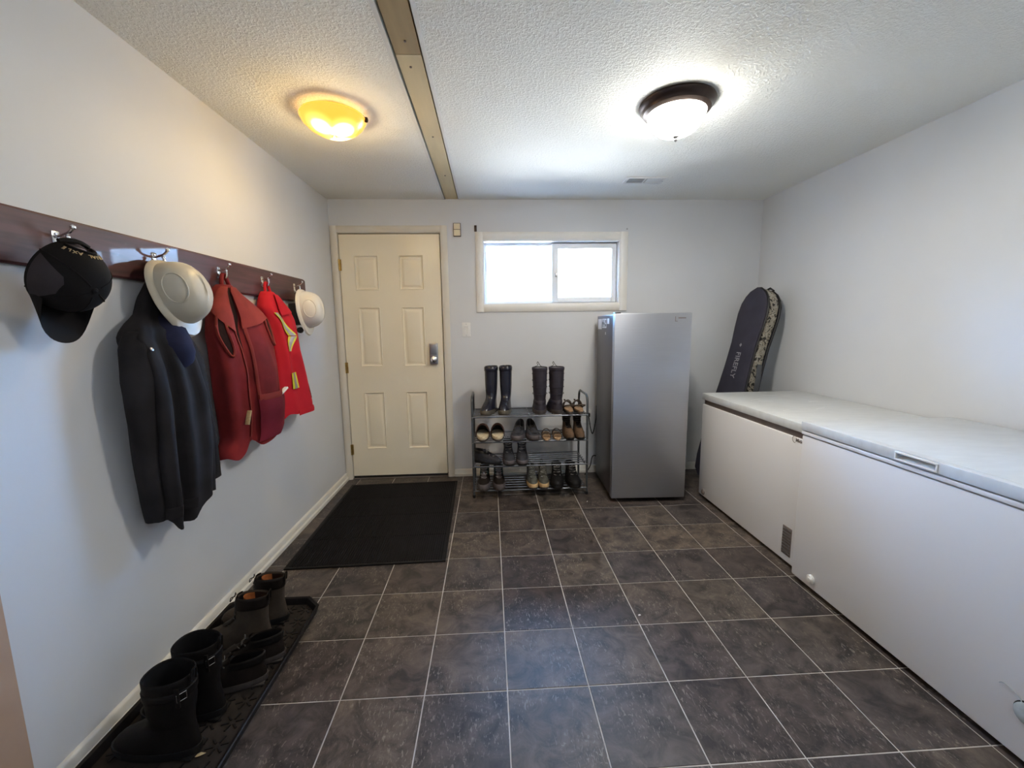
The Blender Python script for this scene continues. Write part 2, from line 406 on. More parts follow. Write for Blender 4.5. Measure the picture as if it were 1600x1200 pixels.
# floor: grout bed with one tile object per tile
fl = struct('floor', box((XL - TH, YF - TH, -.08), (XR + TH, YB + TH, -.0016)), M['grout'], smooth=False)
TS, GX, GY = .2926, -.2565, 2.7926
def tile_mesh(w, d):
    g = .0022; c = .0010
    v = [(g, g, -.0016), (w - g, g, -.0016), (w - g, d - g, -.0016), (g, d - g, -.0016), (g + c, g + c, 0), (w - g - c, g + c, 0), (w - g - c, d - g - c, 0), (g + c, d - g - c, 0)]
    me = bpy.data.meshes.new('tile'); me.from_pydata(v, [], [(4, 5, 6, 7), (0, 1, 5, 4), (1, 2, 6, 5), (2, 3, 7, 6), (3, 0, 4, 7)])
    me.materials.append(M['slate']); me.update(); return me
cache = {}
for i in range(-5, 11):
    for j in range(-4, 15):
        x0 = max(GX + i * TS, XL); x1 = min(GX + (i + 1) * TS, XR)
        y0 = max(GY - (j + 1) * TS, -.35); y1 = min(GY - j * TS, YB)
        if x1 - x0 < .012 or y1 - y0 < .012: continue
        k = (round(x1 - x0, 3), round(y1 - y0, 3))
        if k not in cache: cache[k] = tile_mesh(*k)
        o = put('tile', cache[k], fl); o.location = (x0, y0, 0)

# baseboards
bb = MB()
pr = [(0, 0), (.026, 0), (.026, .020), (.016, .026), (.013, .050), (.008, .057), (0, .060)]
bb.loft([[(XL + a, y, z) for a, z in pr] for y in (1.05, YB)], True, True)
struct('baseboard_left', bb, M['base'])
for nm, a, b in (('baseboard_back', -.327, XR),):
    bb = MB(); bb.loft([[(x, YB - d * .6, z * 1.05) for d, z in pr] for x in (a, b)], True, True); struct(nm, bb, M['base'])
# tan casing of the opening at the near end of the left wall
c = sempty('trim_3')
box((XL, .925, 0), (XL + .018, 1.036, 2.1), .004).build('casing_board', M['tan'], c)
box((XL, -.05, 0), (XL + .018, .06, 2.1), .004).build('casing_board', M['tan'], c)
box((XL, -.05, 2.1), (XL + .018, 1.036, 2.2), .004).build('casing_board', M['tan'], c)

# ------------------------------------------------------------------ entry door
d = sempty('door_1')
LX0, LX1, LZ0, LZ1 = -1.1905, -.3912, .028, 2.029
y0 = YB + .004; yb = y0 + .04
PAN = [(-1.080, -.883, 1.592, 1.865), (-.732, -.520, 1.588, 1.868), (-1.062, -.896, .968, 1.456), (-.712, -.540, .965, 1.453), (-1.062, -.897, .266, .752), (-.712, -.536, .258, .751)]
PAN = [(-1.078, -.888, 1.590, 1.866), (-.724, -.528, 1.590, 1.866), (-1.070, -.892, .968, 1.455), (-.718, -.536, .966, 1.453), (-1.064, -.896, .264, .752), (-.714, -.536, .260, .751)]
xs = sorted({LX0, LX1, *[k for p in PAN for k in p[:2]]}); zs = sorted({LZ0, LZ1, *[k for p in PAN for k in p[2:]]})
mb = MB()
for i in range(len(xs) - 1):
    for j in range(len(zs) - 1):
        cx, cz = (xs[i] + xs[i + 1]) / 2, (zs[j] + zs[j + 1]) / 2
        if not any(p[0] < cx < p[1] and p[2] < cz < p[3] for p in PAN): mb.box((xs[i], y0, zs[j]), (xs[i + 1], y0 + .012, zs[j + 1]))
mb.box((LX0, y0 + .012, LZ0), (LX1, yb, LZ1))
leaf = mb.build('door_leaf', M['door'], d, smooth=False)
for p in PAN:
    a, b, e_, g = p; mb = MB()
    def rr(i, dy): return [(a + i, y0 + dy, e_ + i), (b - i, y0 + dy, e_ + i), (b - i, y0 + dy, g - i), (a + i, y0 + dy, g - i)]
    mb.loft([rr(0, .001), rr(.004, -.002), rr(.012, .009), rr(.022, .010), rr(.040, .003), rr(.042, .0025)], False, True)
    mb.build('panel', M['door'], d, angle=20)
for z in (1.79, .962, .262):
    mb = MB().cyl((LX0 - .004, YB - .006, z - .045), (LX0 - .004, YB - .006, z + .045), .0065, 10).box((LX0 - .018, YB - .002, z - .044), (LX0 + .012, YB + .004, z + .044))
    mb.build('hinge', M['brass'], d)
lk = box((-.503, YB - .022, .980), (-.434, YB + .004, 1.156), .008).build('lock', M['nickel'], d)
box((-.496, YB - .034, 1.062), (-.441, YB - .020, 1.150), .006).build('keypad_cover', M['nickel'], lk)
MB().lathe([(.026, 0), (.026, .012), (.020, .016), (.011, .018), (.011, .030), (.019, .036), (.021, .046), (.012, .052), (0.001, .053)], 20, T(-.468, YB - .020, 1.022) @ RX(PI / 2)).build('thumb_knob', M['chrome'], lk)
box((LX0, YB + .006, .0), (LX1, YB + .035, .030)).build('door_sweep', M['dark'], d, smooth=False)
box((DX0, YB - .006, 0), (DX1, YB + TH, .008), .003).build('threshold', M['gasket'], d)
for x0, x1 in ((DX0 - .002, DX0 + .002), (DX1 - .002, DX1 + .002)):
    box((x0, YB + .002, 0), (x1, YB + TH, DZ1)).build('door_jamb', M['trim'], d, smooth=False)
for a, b in (((DX0, YB + .047, 0), (DX0 + .03, YB + .062, DZ1)), ((DX1 - .03, YB + .047, 0), (DX1, YB + .062, DZ1)), ((DX0, YB + .047, DZ1 - .03), (DX1, YB + .062, DZ1)), ((DX0, YB + .047, 0), (DX1, YB + .062, .04))):
    box(a, b).build('light_stop', M['dark'], d, smooth=False)  # added dark strips behind the leaf, block leaking light and darken the gap
box((DX0, YB + .002, DZ1 - .004), (DX1, YB + TH, DZ1 + .002)).build('door_jamb', M['trim'], d, smooth=False)
c = sempty('trim_2')
def casing(name, x0, x1, z0, z1, parent, m):
    t = .017; mb = MB()
    if z1 - z0 > x1 - x0:
        p = [(0, 0), (0, -t * .55), (.010, -t * .9), (.025, -t), (x1 - x0 - .012, -t * .8), (x1 - x0, -t * .45), (x1 - x0, 0)]
        mb.loft([[(x0 + a, YB + b, z) for a, b in p] for z in (z0, z1)], True, True)
    else:
        p = [(0, 0), (0, -t * .45), (.012, -t * .8), (z1 - z0 - .025, -t), (z1 - z0 - .010, -t * .9), (z1 - z0, -t * .55), (z1 - z0, 0)]
        mb.loft([[(x, YB + b, z0 + a) for a, b in p] for x in (x0, x1)], True, True)
    return mb.build(name, m, parent, angle=25)
casing('casing_board', -1.250, -1.198, 0, 2.092, c, M['trim'])
casing('casing_board', -.383, -.327, 0, 2.092, c, M['trim'])
casing('casing_board', -1.198, -.383, 2.040, 2.092, c, M['trim'])

# ------------------------------------------------------------------ window
w = sempty('window_1')
OX0, OX1, OZ0, OZ1 = -.102, 1.153, 1.404, 2.041
casing('casing_board', OX0, WX0, OZ0, OZ1, w, M['wtrim']); casing('casing_board', WX1, OX1, OZ0, OZ1, w, M['wtrim'])
casing('casing_board', WX0, WX1, WZ1, OZ1, w, M['wtrim']); casing('casing_board', WX0, WX1, OZ0, WZ0, w, M['wtrim'])
mb = MB()
for a, b in (((WX0, YB, WZ0), (WX0 + .008, YB + TH, WZ1)), ((WX1 - .008, YB, WZ0), (WX1, YB + TH, WZ1)), ((WX0 + .008, YB, WZ0), (WX1 - .008, YB + TH, WZ0 + .008)), ((WX0 + .008, YB, WZ1 - .008), (WX1 - .008, YB + TH, WZ1))):
    mb.box(a, b)
mb.build('window_reveal', M['white'], w, smooth=False)
def frame(x0, x1, z0, z1, ya, yb_, t, name, m, parent, tl=None, tr_=None, tb=None, tt=None):
    tl = tl or t; tr_ = tr_ or t; tb = tb or t; tt = tt or t
    mb = MB().box((x0, ya, z0), (x0 + tl, yb_, z1), .003).box((x1 - tr_, ya, z0), (x1, yb_, z1), .003)
    mb.box((x0 + tl, ya, z1 - tt), (x1 - tr_, yb_, z1), .003).box((x0 + tl, ya, z0), (x1 - tr_, yb_, z0 + tb), .003)
    return mb.build(name, m, parent)
frame(WX0 + .008, WX1 - .008, WZ0 + .008, WZ1 - .008, YB + .085, YB + TH - .004, .022, 'window_frame', M['vinyl'], w)
box((.020, YB + .125, WZ0 + .028), (.560, YB + .129, WZ1 - .028)).build('pane', M['glass'], w, smooth=False)
sash = frame(.532, 1.078, WZ0 + .016, WZ1 - .016, YB + .062, YB + .090, .040, 'sash', M['vinyl'], w, tl=.052)
box((.584, YB + .075, WZ0 + .056), (1.038, YB + .079, WZ1 - .056)).build('pane', M['glass'], sash, smooth=False)
box((.556, YB + .048, 1.690), (.578, YB + .062, 1.722), .004).build('latch', M['nickel'], sash)
# curtain bracket and screw left in the wall above the casing
tag(MB().box((-.108, YB - .006, 2.046), (-.088, YB, 2.094), .002).box((-.104, YB - .022, 2.050), (-.092, YB - .006, 2.060), .002).box((-.104, YB - .022, 2.060), (-.092, YB - .017, 2.078), .002).build('curtain_bracket', M['bronze']),
    'small dark metal curtain bracket above a top corner of the window casing', 'bracket')
tag(MB().cyl((1.141, YB - .012, 2.062), (1.141, YB, 2.062), .004, 8).cyl((1.141, YB - .013, 2.062), (1.141, YB - .010, 2.062), .007, 8).build('wall_screw', M['nickel']),
    'tiny metal screw in the wall at the window corner over the steel freezer', 'screw')

# ------------------------------------------------------------------ wall plates
sw = thing('light_switch', 'white rocker light switch on the wall between door and window', 'switch', (-.194, YB, 1.262))
box((-.035, -.006, -.058), (.035, 0, .058), .003).build('switch_plate', M['white'], sw)
mb = MB(); mb.loft([[(-.016, -.006, -.033), (.016, -.006, -.033), (.016, -.006, .033), (-.016, -.006, .033)], [(-.015, -.008, -.032), (.015, -.008, -.032), (.015, -.012, .032), (-.015, -.012, .032)]], False, True)
mb.build('rocker', M['white'], sw, smooth=False)
for z in (-.046, .046): MB().cyl((0, -.0075, z), (0, -.005, z), .003, 8).build('screw', M['nickel'], sw)
ch = thing('door_chime', 'small cream door chime box on the wall beside the top of the door casing', 'chime', (-.2455, YB, 2.058))
box((-.030, -.016, -.052), (.030, 0, .052), .003).build('chime_body', M['gasket'], ch)
box((-.025, -.020, .003), (.025, -.014, .047), .002).build('cover_panel', M['plate'], ch)
box((-.025, -.020, -.047), (.025, -.014, -.001), .002).build('cover_panel', M['plate'], ch)

# ------------------------------------------------------------------ ceiling lamps and vent
lamp = thing('ceiling_lamp', 'shallow amber glass bowl ceiling lamp held by metal clips', 'ceiling lamp', (-.715, 2.165, ZC))
MB().lathe([(.001, -.001), (.10, -.001), (.10, -.02), (.001, -.02)], 32).build('lamp_base', M['white'], lamp)
glow = bowl_glass()
prof = [(.146, -.022), (.148, -.030), (.136, -.052), (.112, -.076), (.078, -.095), (.040, -.105), (.001, -.108)]
MB().lathe(prof, 40).build('glass_bowl', glow, lamp)
for a in (2.75, .05):
    p = Vector((.150 * math.cos(a), .150 * math.sin(a), -.030))
    MB().cyl(p - Vector((p.x, p.y, 0)) * .10 + Vector((0, 0, .02)), p, .004, 8).lathe([(.001, -.012), (.009, -.008), (.011, 0), (.008, .010), (.001, .012)], 12, T(*p)).build('clip', M['bronze'], lamp)
MB().lathe([(.009, -.104), (.011, -.110), (.007, -.114), (.001, -.116)], 14).build('finial', M['brass'], lamp)
li = bpy.data.lights.new('bulb_light', 'POINT'); li.shadow_soft_size = .03; li.energy = WARM_LAMP; li.color = (1.0, .72, .34)
lo = bpy.data.objects.new('bulb_light', li); COL.objects.link(lo); lo.location = (0, 0, -.150); lo.parent = lamp
li = bpy.data.lights.new('bowl_light', 'AREA'); li.shape = 'DISK'; li.size = .14; li.energy = WARM_LAMP * .6; li.color = (1.0, .72, .34)
lo = bpy.data.objects.new('bowl_light', li); COL.objects.link(lo); lo.location = (0, 0, -.120); lo.parent = lamp

lamp2 = thing('flush_mount_lamp', 'dark bronze flush mount ceiling lamp with bright white glass dome', 'ceiling lamp', (.882, 2.045, ZC))
MB().lathe([(.110, -.001), (.166, -.001), (.169, -.008), (.166, -.016), (.156, -.024), (.150, -.032), (.148, -.040), (.138, -.046), (.131, -.050), (.124, -.046), (.110, -.03)], 48).build('lamp_ring', M['bronze'], lamp2)
dome = emit_mat('white_lamp_glass', (1.0, .97, .88), WHITE_LAMP)
MB().lathe([(.126, -.044), (.128, -.056), (.122, -.078), (.106, -.104), (.080, -.126), (.045, -.140), (.001, -.145)], 48).build('glass_dome', dome, lamp2)
MB().lathe([(.013, -.141), (.015, -.147), (.010, -.151), (.006, -.155), (.008, -.160), (.005, -.166), (.001, -.168)], 16).build('finial', M['nickel'], lamp2)

ld2 = bpy.data.lights.new('dome_light', 'AREA'); ld2.shape = 'DISK'; ld2.size = .20; ld2.energy = 4.0; ld2.color = (1.0, .93, .82)
lo2 = bpy.data.objects.new('dome_light', ld2); COL.objects.link(lo2); lo2.location = (0, 0, -.172); lo2.parent = lamp2
# added dome lamp behind the camera, unseen, gives the room fill light
lamp3 = thing('fill_lamp', 'added plain white dome fill lamp on the ceiling behind the camera, unseen', 'ceiling lamp', (.55, -.75, ZC))
MB().lathe([(.001, -.001), (.15, -.001), (.15, -.03), (.13, -.03)], 32).build('lamp_base', M['white'], lamp3)
MB().lathe([(.14, -.03), (.13, -.06), (.09, -.09), (.001, -.105)], 32).build('glass_dome', emit_mat('fill_lamp_glass', (.95, .97, 1.0), FILL_LAMP), lamp3)

vent = thing('ceiling_vent', 'white slotted metal air register on the ceiling near the window wall', 'vent', (1.108, 3.068, ZC))
frame_ = MB()
for a, b in (((-.140, -.066, -.008), (.140, -.050, 0)), ((-.140, .050, -.008), (.140, .066, 0)), ((-.140, -.05, -.008), (-.122, .05, 0)), ((.122, -.05, -.008), (.140, .05, 0)), ((-.006, -.05, -.007), (.006, .05, 0))):
    frame_.box(a, b, .002)
frame_.build('vent_frame', M['white'], vent)
box((-.124, -.052, -.0012), (.124, .052, -.0004)).build('backing', M['dark'], vent, smooth=False)
for k in range(22):
    x = -.117 + k * .0112
    if abs(x) < .008: continue
    tl = .6 if x < 0 else -.6
    box((-.0010, -.05, -.0035), (.0010, .05, .0035), 0, T(x, 0, -.0040) @ RY(tl)).build('slat', M['white'], vent, smooth=False)
for x in (-.131, .131): MB().cyl((x, 0, -.0095), (x, 0, -.007), .004, 8).build('screw', M['nickel'], vent)

# ------------------------------------------------------------------ upright freezer with steel door
FR = thing('upright_freezer', 'tall upright freezer with brushed steel door and dark sides beside the shoe rack', 'freezer', (1.126, 2.862, 0), math.radians(-2.2))
FW, FH = .268, 1.362
box((-FW + .004, .062, .030), (FW - .004, .560, FH - .006), .006).build('cabinet', M['fside'], FR)
box((-FW, 0, .030), (FW, .052, FH), .007).build('freezer_door', M['steel'], FR)
box((-FW + .012, .050, .040), (FW - .012, .064, FH - .012)).build('gasket', M['dark'], FR, smooth=False)
box((-FW + .003, .006, FH - .012), (-FW + .045, .066, FH + .008), .004).build('hinge_cover', M['dark'], FR)
for x in (-.22, .22):
    for y in (.09, .50): MB().cyl((x, y, 0), (x, y, .032), .018, 12).build('foot', M['dark'], FR)
mb = MB().box((.150, -.0012, 1.302), (.154, .0005, 1.336)).box((.172, -.0012, 1.322), (.226, .0005, 1.330)).box((.154, -.0012, 1.302), (.168, .0005, 1.3055))
mb.build('nameplate', M['gasket'], FR, smooth=False)
for (ya, yb2, za, zb, nm) in ((.405, .525, 1.252, 1.332, 'sticker'), (.250, .385, 1.262, 1.332, 'sticker'), (.165, .225, 1.292, 1.332, 'sticker')):
    box((-FW + .0025, ya, za), (-FW + .0045, yb2, zb)).build(nm, M['paper'], FR, smooth=False)
mk = MB()
for k, (a, b, c0, c1) in enumerate(((.258, .276, 1.300, 1.322), (.258, .276, 1.274, 1.292), (.292, .300, 1.270, 1.300), (.312, .320, 1.285, 1.326), (.332, .342, 1.270, 1.305), (.350, .360, 1.290, 1.326), (.370, .378, 1.270, 1.310))):
    mk.box((-FW + .0015, a, c0), (-FW + .003, b, c1))
mk.build('sticker_print', M['dark'], FR, smooth=False)
box((-FW + .0025, .268, 1.212), (-FW + .0045, .280, 1.232)).build('sticker', M['paper'], FR, smooth=False)

# outlet and cord behind the rack
ou = thing('wall_outlet', 'white duplex outlet on the back wall between shoe rack and steel freezer', 'outlet', (.830, YB, .500))
box((-.036, -.006, -.058), (.036, 0, .058), .003).build('outlet_plate', M['white'], ou)
for z in (-.022, .022): box((-.016, -.009, z - .014), (.016, -.005, z + .014), .004).build('socket', M['white'], ou)
co = thing('power_cable', 'black power cable with plug behind the end of the shoe rack', 'cable', (.830, YB - .006, .522))
box((-.014, -.045, -.016), (.014, -.003, .016), .005).build('plug', M['dark'], co)
MB().tube(smoother([(0, -.04, -.002), (.002, -.06, -.03), (.012, -.06, -.10), (.032, -.055, -.16), (.052, -.05, -.10), (.066, -.04, -.02), (.07, -.035, .08)], 6), .0042, 8).build('cable', M['dark'], co)
MB().tube(smoother([(-.040, -.094, -.512), (-.020, -.084, -.487), (.012, -.074, -.437), (.026, -.064, -.377), (.042, -.054, -.357), (.07, -.049, -.362), (.10, -.044, -.402)], 6), .0042, 8).build('cable', M['dark'], co)

# ------------------------------------------------------------------ chest freezers
C1 = thing('chest_freezer', 'white chest freezer with scuffed lid and dark seal band, in the far corner', 'freezer', (1.548, 1.930, 0))
L1, D1 = 1.020, .730
box((0, 0, .022), (D1, L1, .702), .008).build('freezer_body', M['enamel'], C1)
box((.012, .008, .700), (D1 - .004, L1 - .008, .740)).build('lid_seal', M['gasket'], C1, smooth=False)
box((-.006, -.004, .736), (D1, L1 + .004, .784), .010).build('lid', M['lidtop'], C1)
random.seed(3)
for k in range(9):
    x = random.uniform(.12, .5); y = random.uniform(.35, .9); a = random.uniform(-.6, .6)
    box((-random.uniform(.01, .05), -.002, .7839), (random.uniform(.02, .08), .002, .7843), 0, T(x, y, 0) @ RZ(a)).build('scuff_mark', M['paper'], C1, smooth=False)
vt = box((-.003, .046, .060), (.004, .112, .215), .002).build('vent_grille', M['gasket'], C1)
for k in range(9): box((-.0055, .050, .070 + k * .016), (-.002, .108, .076 + k * .016)).build('slat', M['nickel'], vt, smooth=False)
MB().lathe([(.020, -.001), (.020, .006), (.013, .010), (.001, .010)], 16, T(0, .948, .055) @ RY(-PI / 2)).build('drain_plug', M['gasket'], C1)
for x in (.06, D1 - .06):
    for y in (.08, L1 - .08): MB().cyl((x, y, 0), (x, y, .024), .022, 12).build('foot', M['dark'], C1)
lg = MB()
mxl = T(-.0006, .040, .690) @ RZ(-PI / 2) @ RX(PI / 2)
v_, f_ = text_mesh('Midea', .026, .0006, mxl, .0004)
for p in v_: pass
lg.add(v_, f_)
arc = [(-.001, .072 + .017 * math.cos(t), .692 + .017 * math.sin(t)) for t in [1.0 + k * .28 for k in range(15)]]
arc = [(p[0], .077 - (p[1] - .072), p[2]) for p in arc]
MB().tube(arc, .0012, 6).build('logo_ring', M['gasket'], C1)
lg.build('lettering', M['gasket'], C1, smooth=False)

C2 = thing('chest_freezer', 'white chest freezer with recessed lid handle, the one nearest the camera', 'freezer', (1.505, .640, 0))
L2, D2 = 1.268, .765
box((0, 0, .022), (D2, L2, .745), .010).build('freezer_body', M['enamel'], C2)
box((-.003, -.002, .748), (D2, L2 + .002, .765), .004).build('rim_band', M['enamel'], C2)
box((.010, .006, .740), (D2 - .004, L2 - .006, .775)).build('lid_seal', M['gasket'], C2, smooth=False)
# lid with a real slot for the handle
HY0, HY1, HZ0, HZ1 = .650, .790, .779, .799
lid = MB()
lid.box((.030, -.004, .769), (D2, L2 + .004, .811), .006)
lid.box((-.006, -.004, .769), (.034, HY0, .811), .006).box((-.006, HY1, .769), (.034, L2 + .004, .811), .006)
lid.box((-.004, HY0 - .01, .769), (.032, HY1 + .01, HZ0)).box((-.004, HY0 - .01, HZ1), (.032, HY1 + .01, .8105))
lid.build('lid', M['lidtop'], C2)
hb = MB()
for a, b in (((-.009, HY0 - .006, HZ0 - .006), (-.002, HY1 + .006, HZ0)), ((-.009, HY0 - .006, HZ1), (-.002, HY1 + .006, HZ1 + .006)), ((-.009, HY0 - .006, HZ0), (-.002, HY0, HZ1)), ((-.009, HY1, HZ0), (-.002, HY1 + .006, HZ1))):
    hb.box(a, b, .0015)
hb.loft([[(.000, HY0, HZ0), (.000, HY1, HZ0)], [(.024, HY0, HZ0 + .012), (.024, HY1, HZ0 + .012)]], closed=False)
hb.build('handle', M['white'], C2)
MB().lathe([(.022, -.001), (.022, .008), (.018, .012), (.014, .012), (.012, .016), (.001, .017)], 18, T(0, 1.135, .070) @ RY(-PI / 2)).build('drain_plug', M['white'], C2)
dl = MB().lathe([(.034, -.001), (.034, .004), (.030, .006)], 28, T(0, .332, .172) @ RY(-PI / 2)); dl.build('dial_ring', M['dark'], C2)
MB().lathe([(.031, .002), (.030, .010), (.022, .013), (.001, .013)], 28, T(0, .332, .172) @ RY(-PI / 2)).build('dial', M['smoke'], C2)
MB().tube(smoother([(-.012, .338, .190), (-.006, .352, .205), (-.004, .372, .214), (-.004, .395, .216), (-.002, .405, .208)], 5), .0012, 6).build('plastic_film', M['smoke'], C2)
for x in (.06, D2 - .06):
    for y in (.08, L2 - .08): MB().cyl((x, y, 0), (x, y, .024), .022, 12).build('foot', M['dark'], C2)

# ------------------------------------------------------------------ padded bag leaning in the corner
BG = thing('padded_gear_bag', 'long dark padded bag with camouflage sides leaning in the corner behind the freezer', 'bag', (1.80, 3.21, .02))
u = Vector((.345, .0, 1.53)).normalized(); wv = Vector((.22, -.975, 0)); wv = (wv - u * wv.dot(u)).normalized(); nv = wv.cross(u).normalized()
if nv.x > 0: nv = -nv
BL = 1.555
def hwid(s): return interp(s, [0, .03, .1, .3, .45, .60, .72, .80, .87, .92, .955, .98, 1.0], [.10, .15, .165, .165, .140, .126, .122, .132, .136, .126, .103, .072, .02])
def bagring(s, inset, off, hn):
    p = u * (BL * s); h = max(.004, hwid(s) - inset); return p, h
def section(s, f0, f1, grow=0.0, r=.03):
    # closed contour: width along wv, depth along nv from f0 (front) to f1 (back)
    p = u * (BL * s); h = hwid(s) + grow; out = []
    r = min(r, h * .6)
    for cx, cn, a0 in ((h - r, f0 + r, 0), (-(h - r), f0 + r, 1), (-(h - r), f1 - r, 2), (h - r, f1 - r, 3)):
        for k in range(4):
            a = (a0 + k / 3) * PI / 2
            out.append(p + wv * (cx + r * math.cos(a)) - nv * (cn - r * math.sin(a)))
    return out
SS = [0, .015, .03, .06, .1, .2, .3, .4, .5, .6, .66, .72, .76, .8, .84, .87, .9, .92, .94, .955, .97, .98, .99, 1.0]
MB().loft([section(s, -.055, .055, 0) for s in SS], True, True).build('camo_gusset', M['camo'], BG)
MB().loft([section(s, -.078, -.050, -.004, .012) for s in SS], True, True).build('front_panel', M['bagfront'], BG)
MB().loft([section(s, .050, .078, -.004, .012) for s in SS], True, True).build('back_panel', M['bagback'], BG)
def edge(side, d):
    return [u * (BL * s) + wv * (side * hwid(s)) - nv * d for s in SS]
loop = edge(1, -.060) + edge(-1, -.060)[::-1]
MB().tube(loop, .0075, 6, closed=True).build('piping', M['dark'], BG)
loop = edge(1, .052) + edge(-1, .052)[::-1]
MB().tube(loop, .006, 6, closed=True).build('piping', M['dark'], BG)
st = MB(); rings = []
for s in (.38, .44, .50, .56, .60, .63):
    p = u * (BL * s) + wv * (hwid(s) + .012 + .02 * math.sin((s - .38) / .25 * PI)); q = .022
    rings.append([p - nv * q, p + nv * q, p + nv * q + wv * .005, p - nv * q + wv * .005])
st.loft(rings, True, True).build('shoulder_strap', M['strap'], BG)
MB().tube([u * 1.46 + nv * -.0 + wv * .0 - nv * .03, u * 1.56 + wv * -.035 - nv * .04, u * 1.575 + wv * .0 - nv * .04, u * 1.56 + wv * .035 - nv * .04, u * 1.46 - nv * .03], .009, 8).build('carry_handle', M['dark'], BG)
# printed word running down the front panel
bx = -u; by = wv; bz = nv                     # text runs from top to bottom
def frm(o, X, Y, Z): return Matrix(((X.x, Y.x, Z.x, o.x), (X.y, Y.y, Z.y, o.y), (X.z, Y.z, Z.z, o.z), (0, 0, 0, 1)))
lt = MB(); lt.add(*text_mesh('FIREFLY', .062, .0006, frm(u * .945 - wv * .012 + nv * .0786, bx, by, bz), .0007))
o_ = u * 1.105 - wv * .012 + nv * .0786
MB().add([o_ + u * .016, o_ + wv * .012, o_ - u * .016, o_ - wv * .012], [(0, 1, 2, 3)]).build('emblem', M['silver'], BG, smooth=False)
lt.build('lettering', M['silver'], BG, smooth=False)
BG['_'] = 0; del BG['_']

# ------------------------------------------------------------------ floor mat
mt = thing('door_mat', 'black ribbed rubber door mat lying on the tiles before the door', 'mat', (-.715, 2.775, 0), math.radians(1.2))
MW, MD = .432, .608
box((-MW, -MD, 0), (MW, MD, .006), .002).build('mat_base', M['rubber'], mt)
rb = MB(); nrib = 62
for k in range(nrib):
    x = -MW + .025 + (2 * MW - .05) * k / (nrib - 1)
    for a, b in ((-MD + .02, -.31), (-.30, -.005), (.005, .30), (.31, MD - .02)):
        rb.box((x - .0042, a, .005), (x + .0042, b, .0095))
tag(rb.build('ribs', M['ribs'], mt, smooth=False), kind='stuff')
ed = MB()
for a, b in (((-MW, -MD, .004), (MW, -MD + .018, .0085)), ((-MW, MD - .018, .004), (MW, MD, .0085)), ((-MW, -MD + .018, .004), (-MW + .02, MD - .018, .0085)), ((MW - .02, -MD + .018, .004), (MW, MD - .018, .0085))):
    ed.box(a, b, .001)
ed.build('mat_border', M['rubber'], mt)

# ------------------------------------------------------------------ boot tray
ty = thing('boot_tray', 'long black plastic boot tray with raised pattern beside the left wall', 'tray', (-1.0165, 1.42, 0))
def trayring(hx, hy, z, c): return [(hx - c, -hy, z), (hx, -hy + c, z), (hx, hy - c, z), (hx - c, hy, z), (-hx + c * .4, hy, z), (-hx, hy - c * .4, z), (-hx, -hy + c * .4, z), (-hx + c * .4, -hy, z)]
TX, TY = .211, .455
rims = [trayring(TX - .012, TY - .012, 0, .060), trayring(TX - .002, TY - .002, .030, .066), trayring(TX, TY, .034, .066), trayring(TX - .004, TY - .004, .037, .064), trayring(TX - .012, TY - .012, .033, .062), trayring(TX - .022, TY - .022, .006, .056)]
MB().loft(rims, True, False).build('tray_rim', M['tray'], ty, angle=25)
MB().loft([trayring(TX - .021, TY - .021, .0035, .056), trayring(TX - .021, TY - .021, .0065, .056)], True, True).build('tray_floor', M['dirt'], ty, smooth=False)
pt = MB()
for i in range(5):
    for j in range(11):
        cx = -.145 + i * .0725; cy = -.395 + j * .079
        for k in range(6):
            a = k * PI / 3 + .3
            pt.box((.010, -.0028, .0055), (.032, .0028, .0092), 0, T(cx, cy, 0) @ RZ(a))
tag(pt.build('raised_pattern', M['tray'], ty, smooth=False), kind='stuff')
lf_ = thing('dry_leaf', 'small pale dry leaf lying on the boot tray', 'leaf', (-.905, 1.155, .0095), .4)
mb = MB(); mb.loft([[(-.012, -.001, .0), (-.012, .001, .0)], [(-.006, -.005, .002), (-.006, .005, .002)], [(.003, -.006, .003), (.003, .006, .003)], [(.010, -.003, .001), (.010, .003, .001)], [(.016, -.0005, 0), (.016, .0005, 0)]], closed=False)
mb.build('leaf_blade', M['leaf'], lf_)

# ------------------------------------------------------------------ coat rail on the left wall
RL = thing('coat_rail', 'long red brown stained wooden board with metal hooks on the left wall', 'coat rail', (XL, 2.0, 1.538))
RZ0, RZ1 = -.074, .076
prs = [(0, RZ0), (.016, RZ0), (.020, RZ0 + .006), (.020, RZ1 - .006), (.016, RZ1), (0, RZ1)]
ys = [-.925, .93, .952, .957]; sc = [1, 1, .96, .90]
MB().loft([[(x, y, z * k) for x, z in prs] for y, k in zip(ys, sc)], True, True).build('rail_board', M['rail'], RL, angle=30)
HOOKS = (1.312, 1.668, 2.040, 2.410, 2.790)
for hy in HOOKS:
    h = box((.019, -.011, -.024), (.0225, .011, .030), .003).build('hook', M['chrome'], RL); h.location = (0, hy - 2.0, .004)
    MB().tube(smoother([(.021, 0, -.010), (.034, 0, -.024), (.050, 0, -.020), (.056, 0, -.002), (.054, 0, .010)], 5), .0042, 8).lathe([(.001, -.006), (.006, -.003), (.006, .003), (.001, .006)], 10, T(.054, 0, .012)).build('lower_prong', M['chrome'], h)
    MB().tube(smoother([(.021, 0, .014), (.040, 0, .018), (.060, 0, .026), (.070, 0, .036)], 5), .0042, 8).lathe([(.001, -.007), (.007, -.003), (.007, .003), (.001, .007)], 10, T(.072, 0, .040)).build('upper_prong', M['chrome'], h)
    MB().cyl((.022, 0, .022), (.0245, 0, .022), .0035, 8).build('screw', M['nickel'], h)

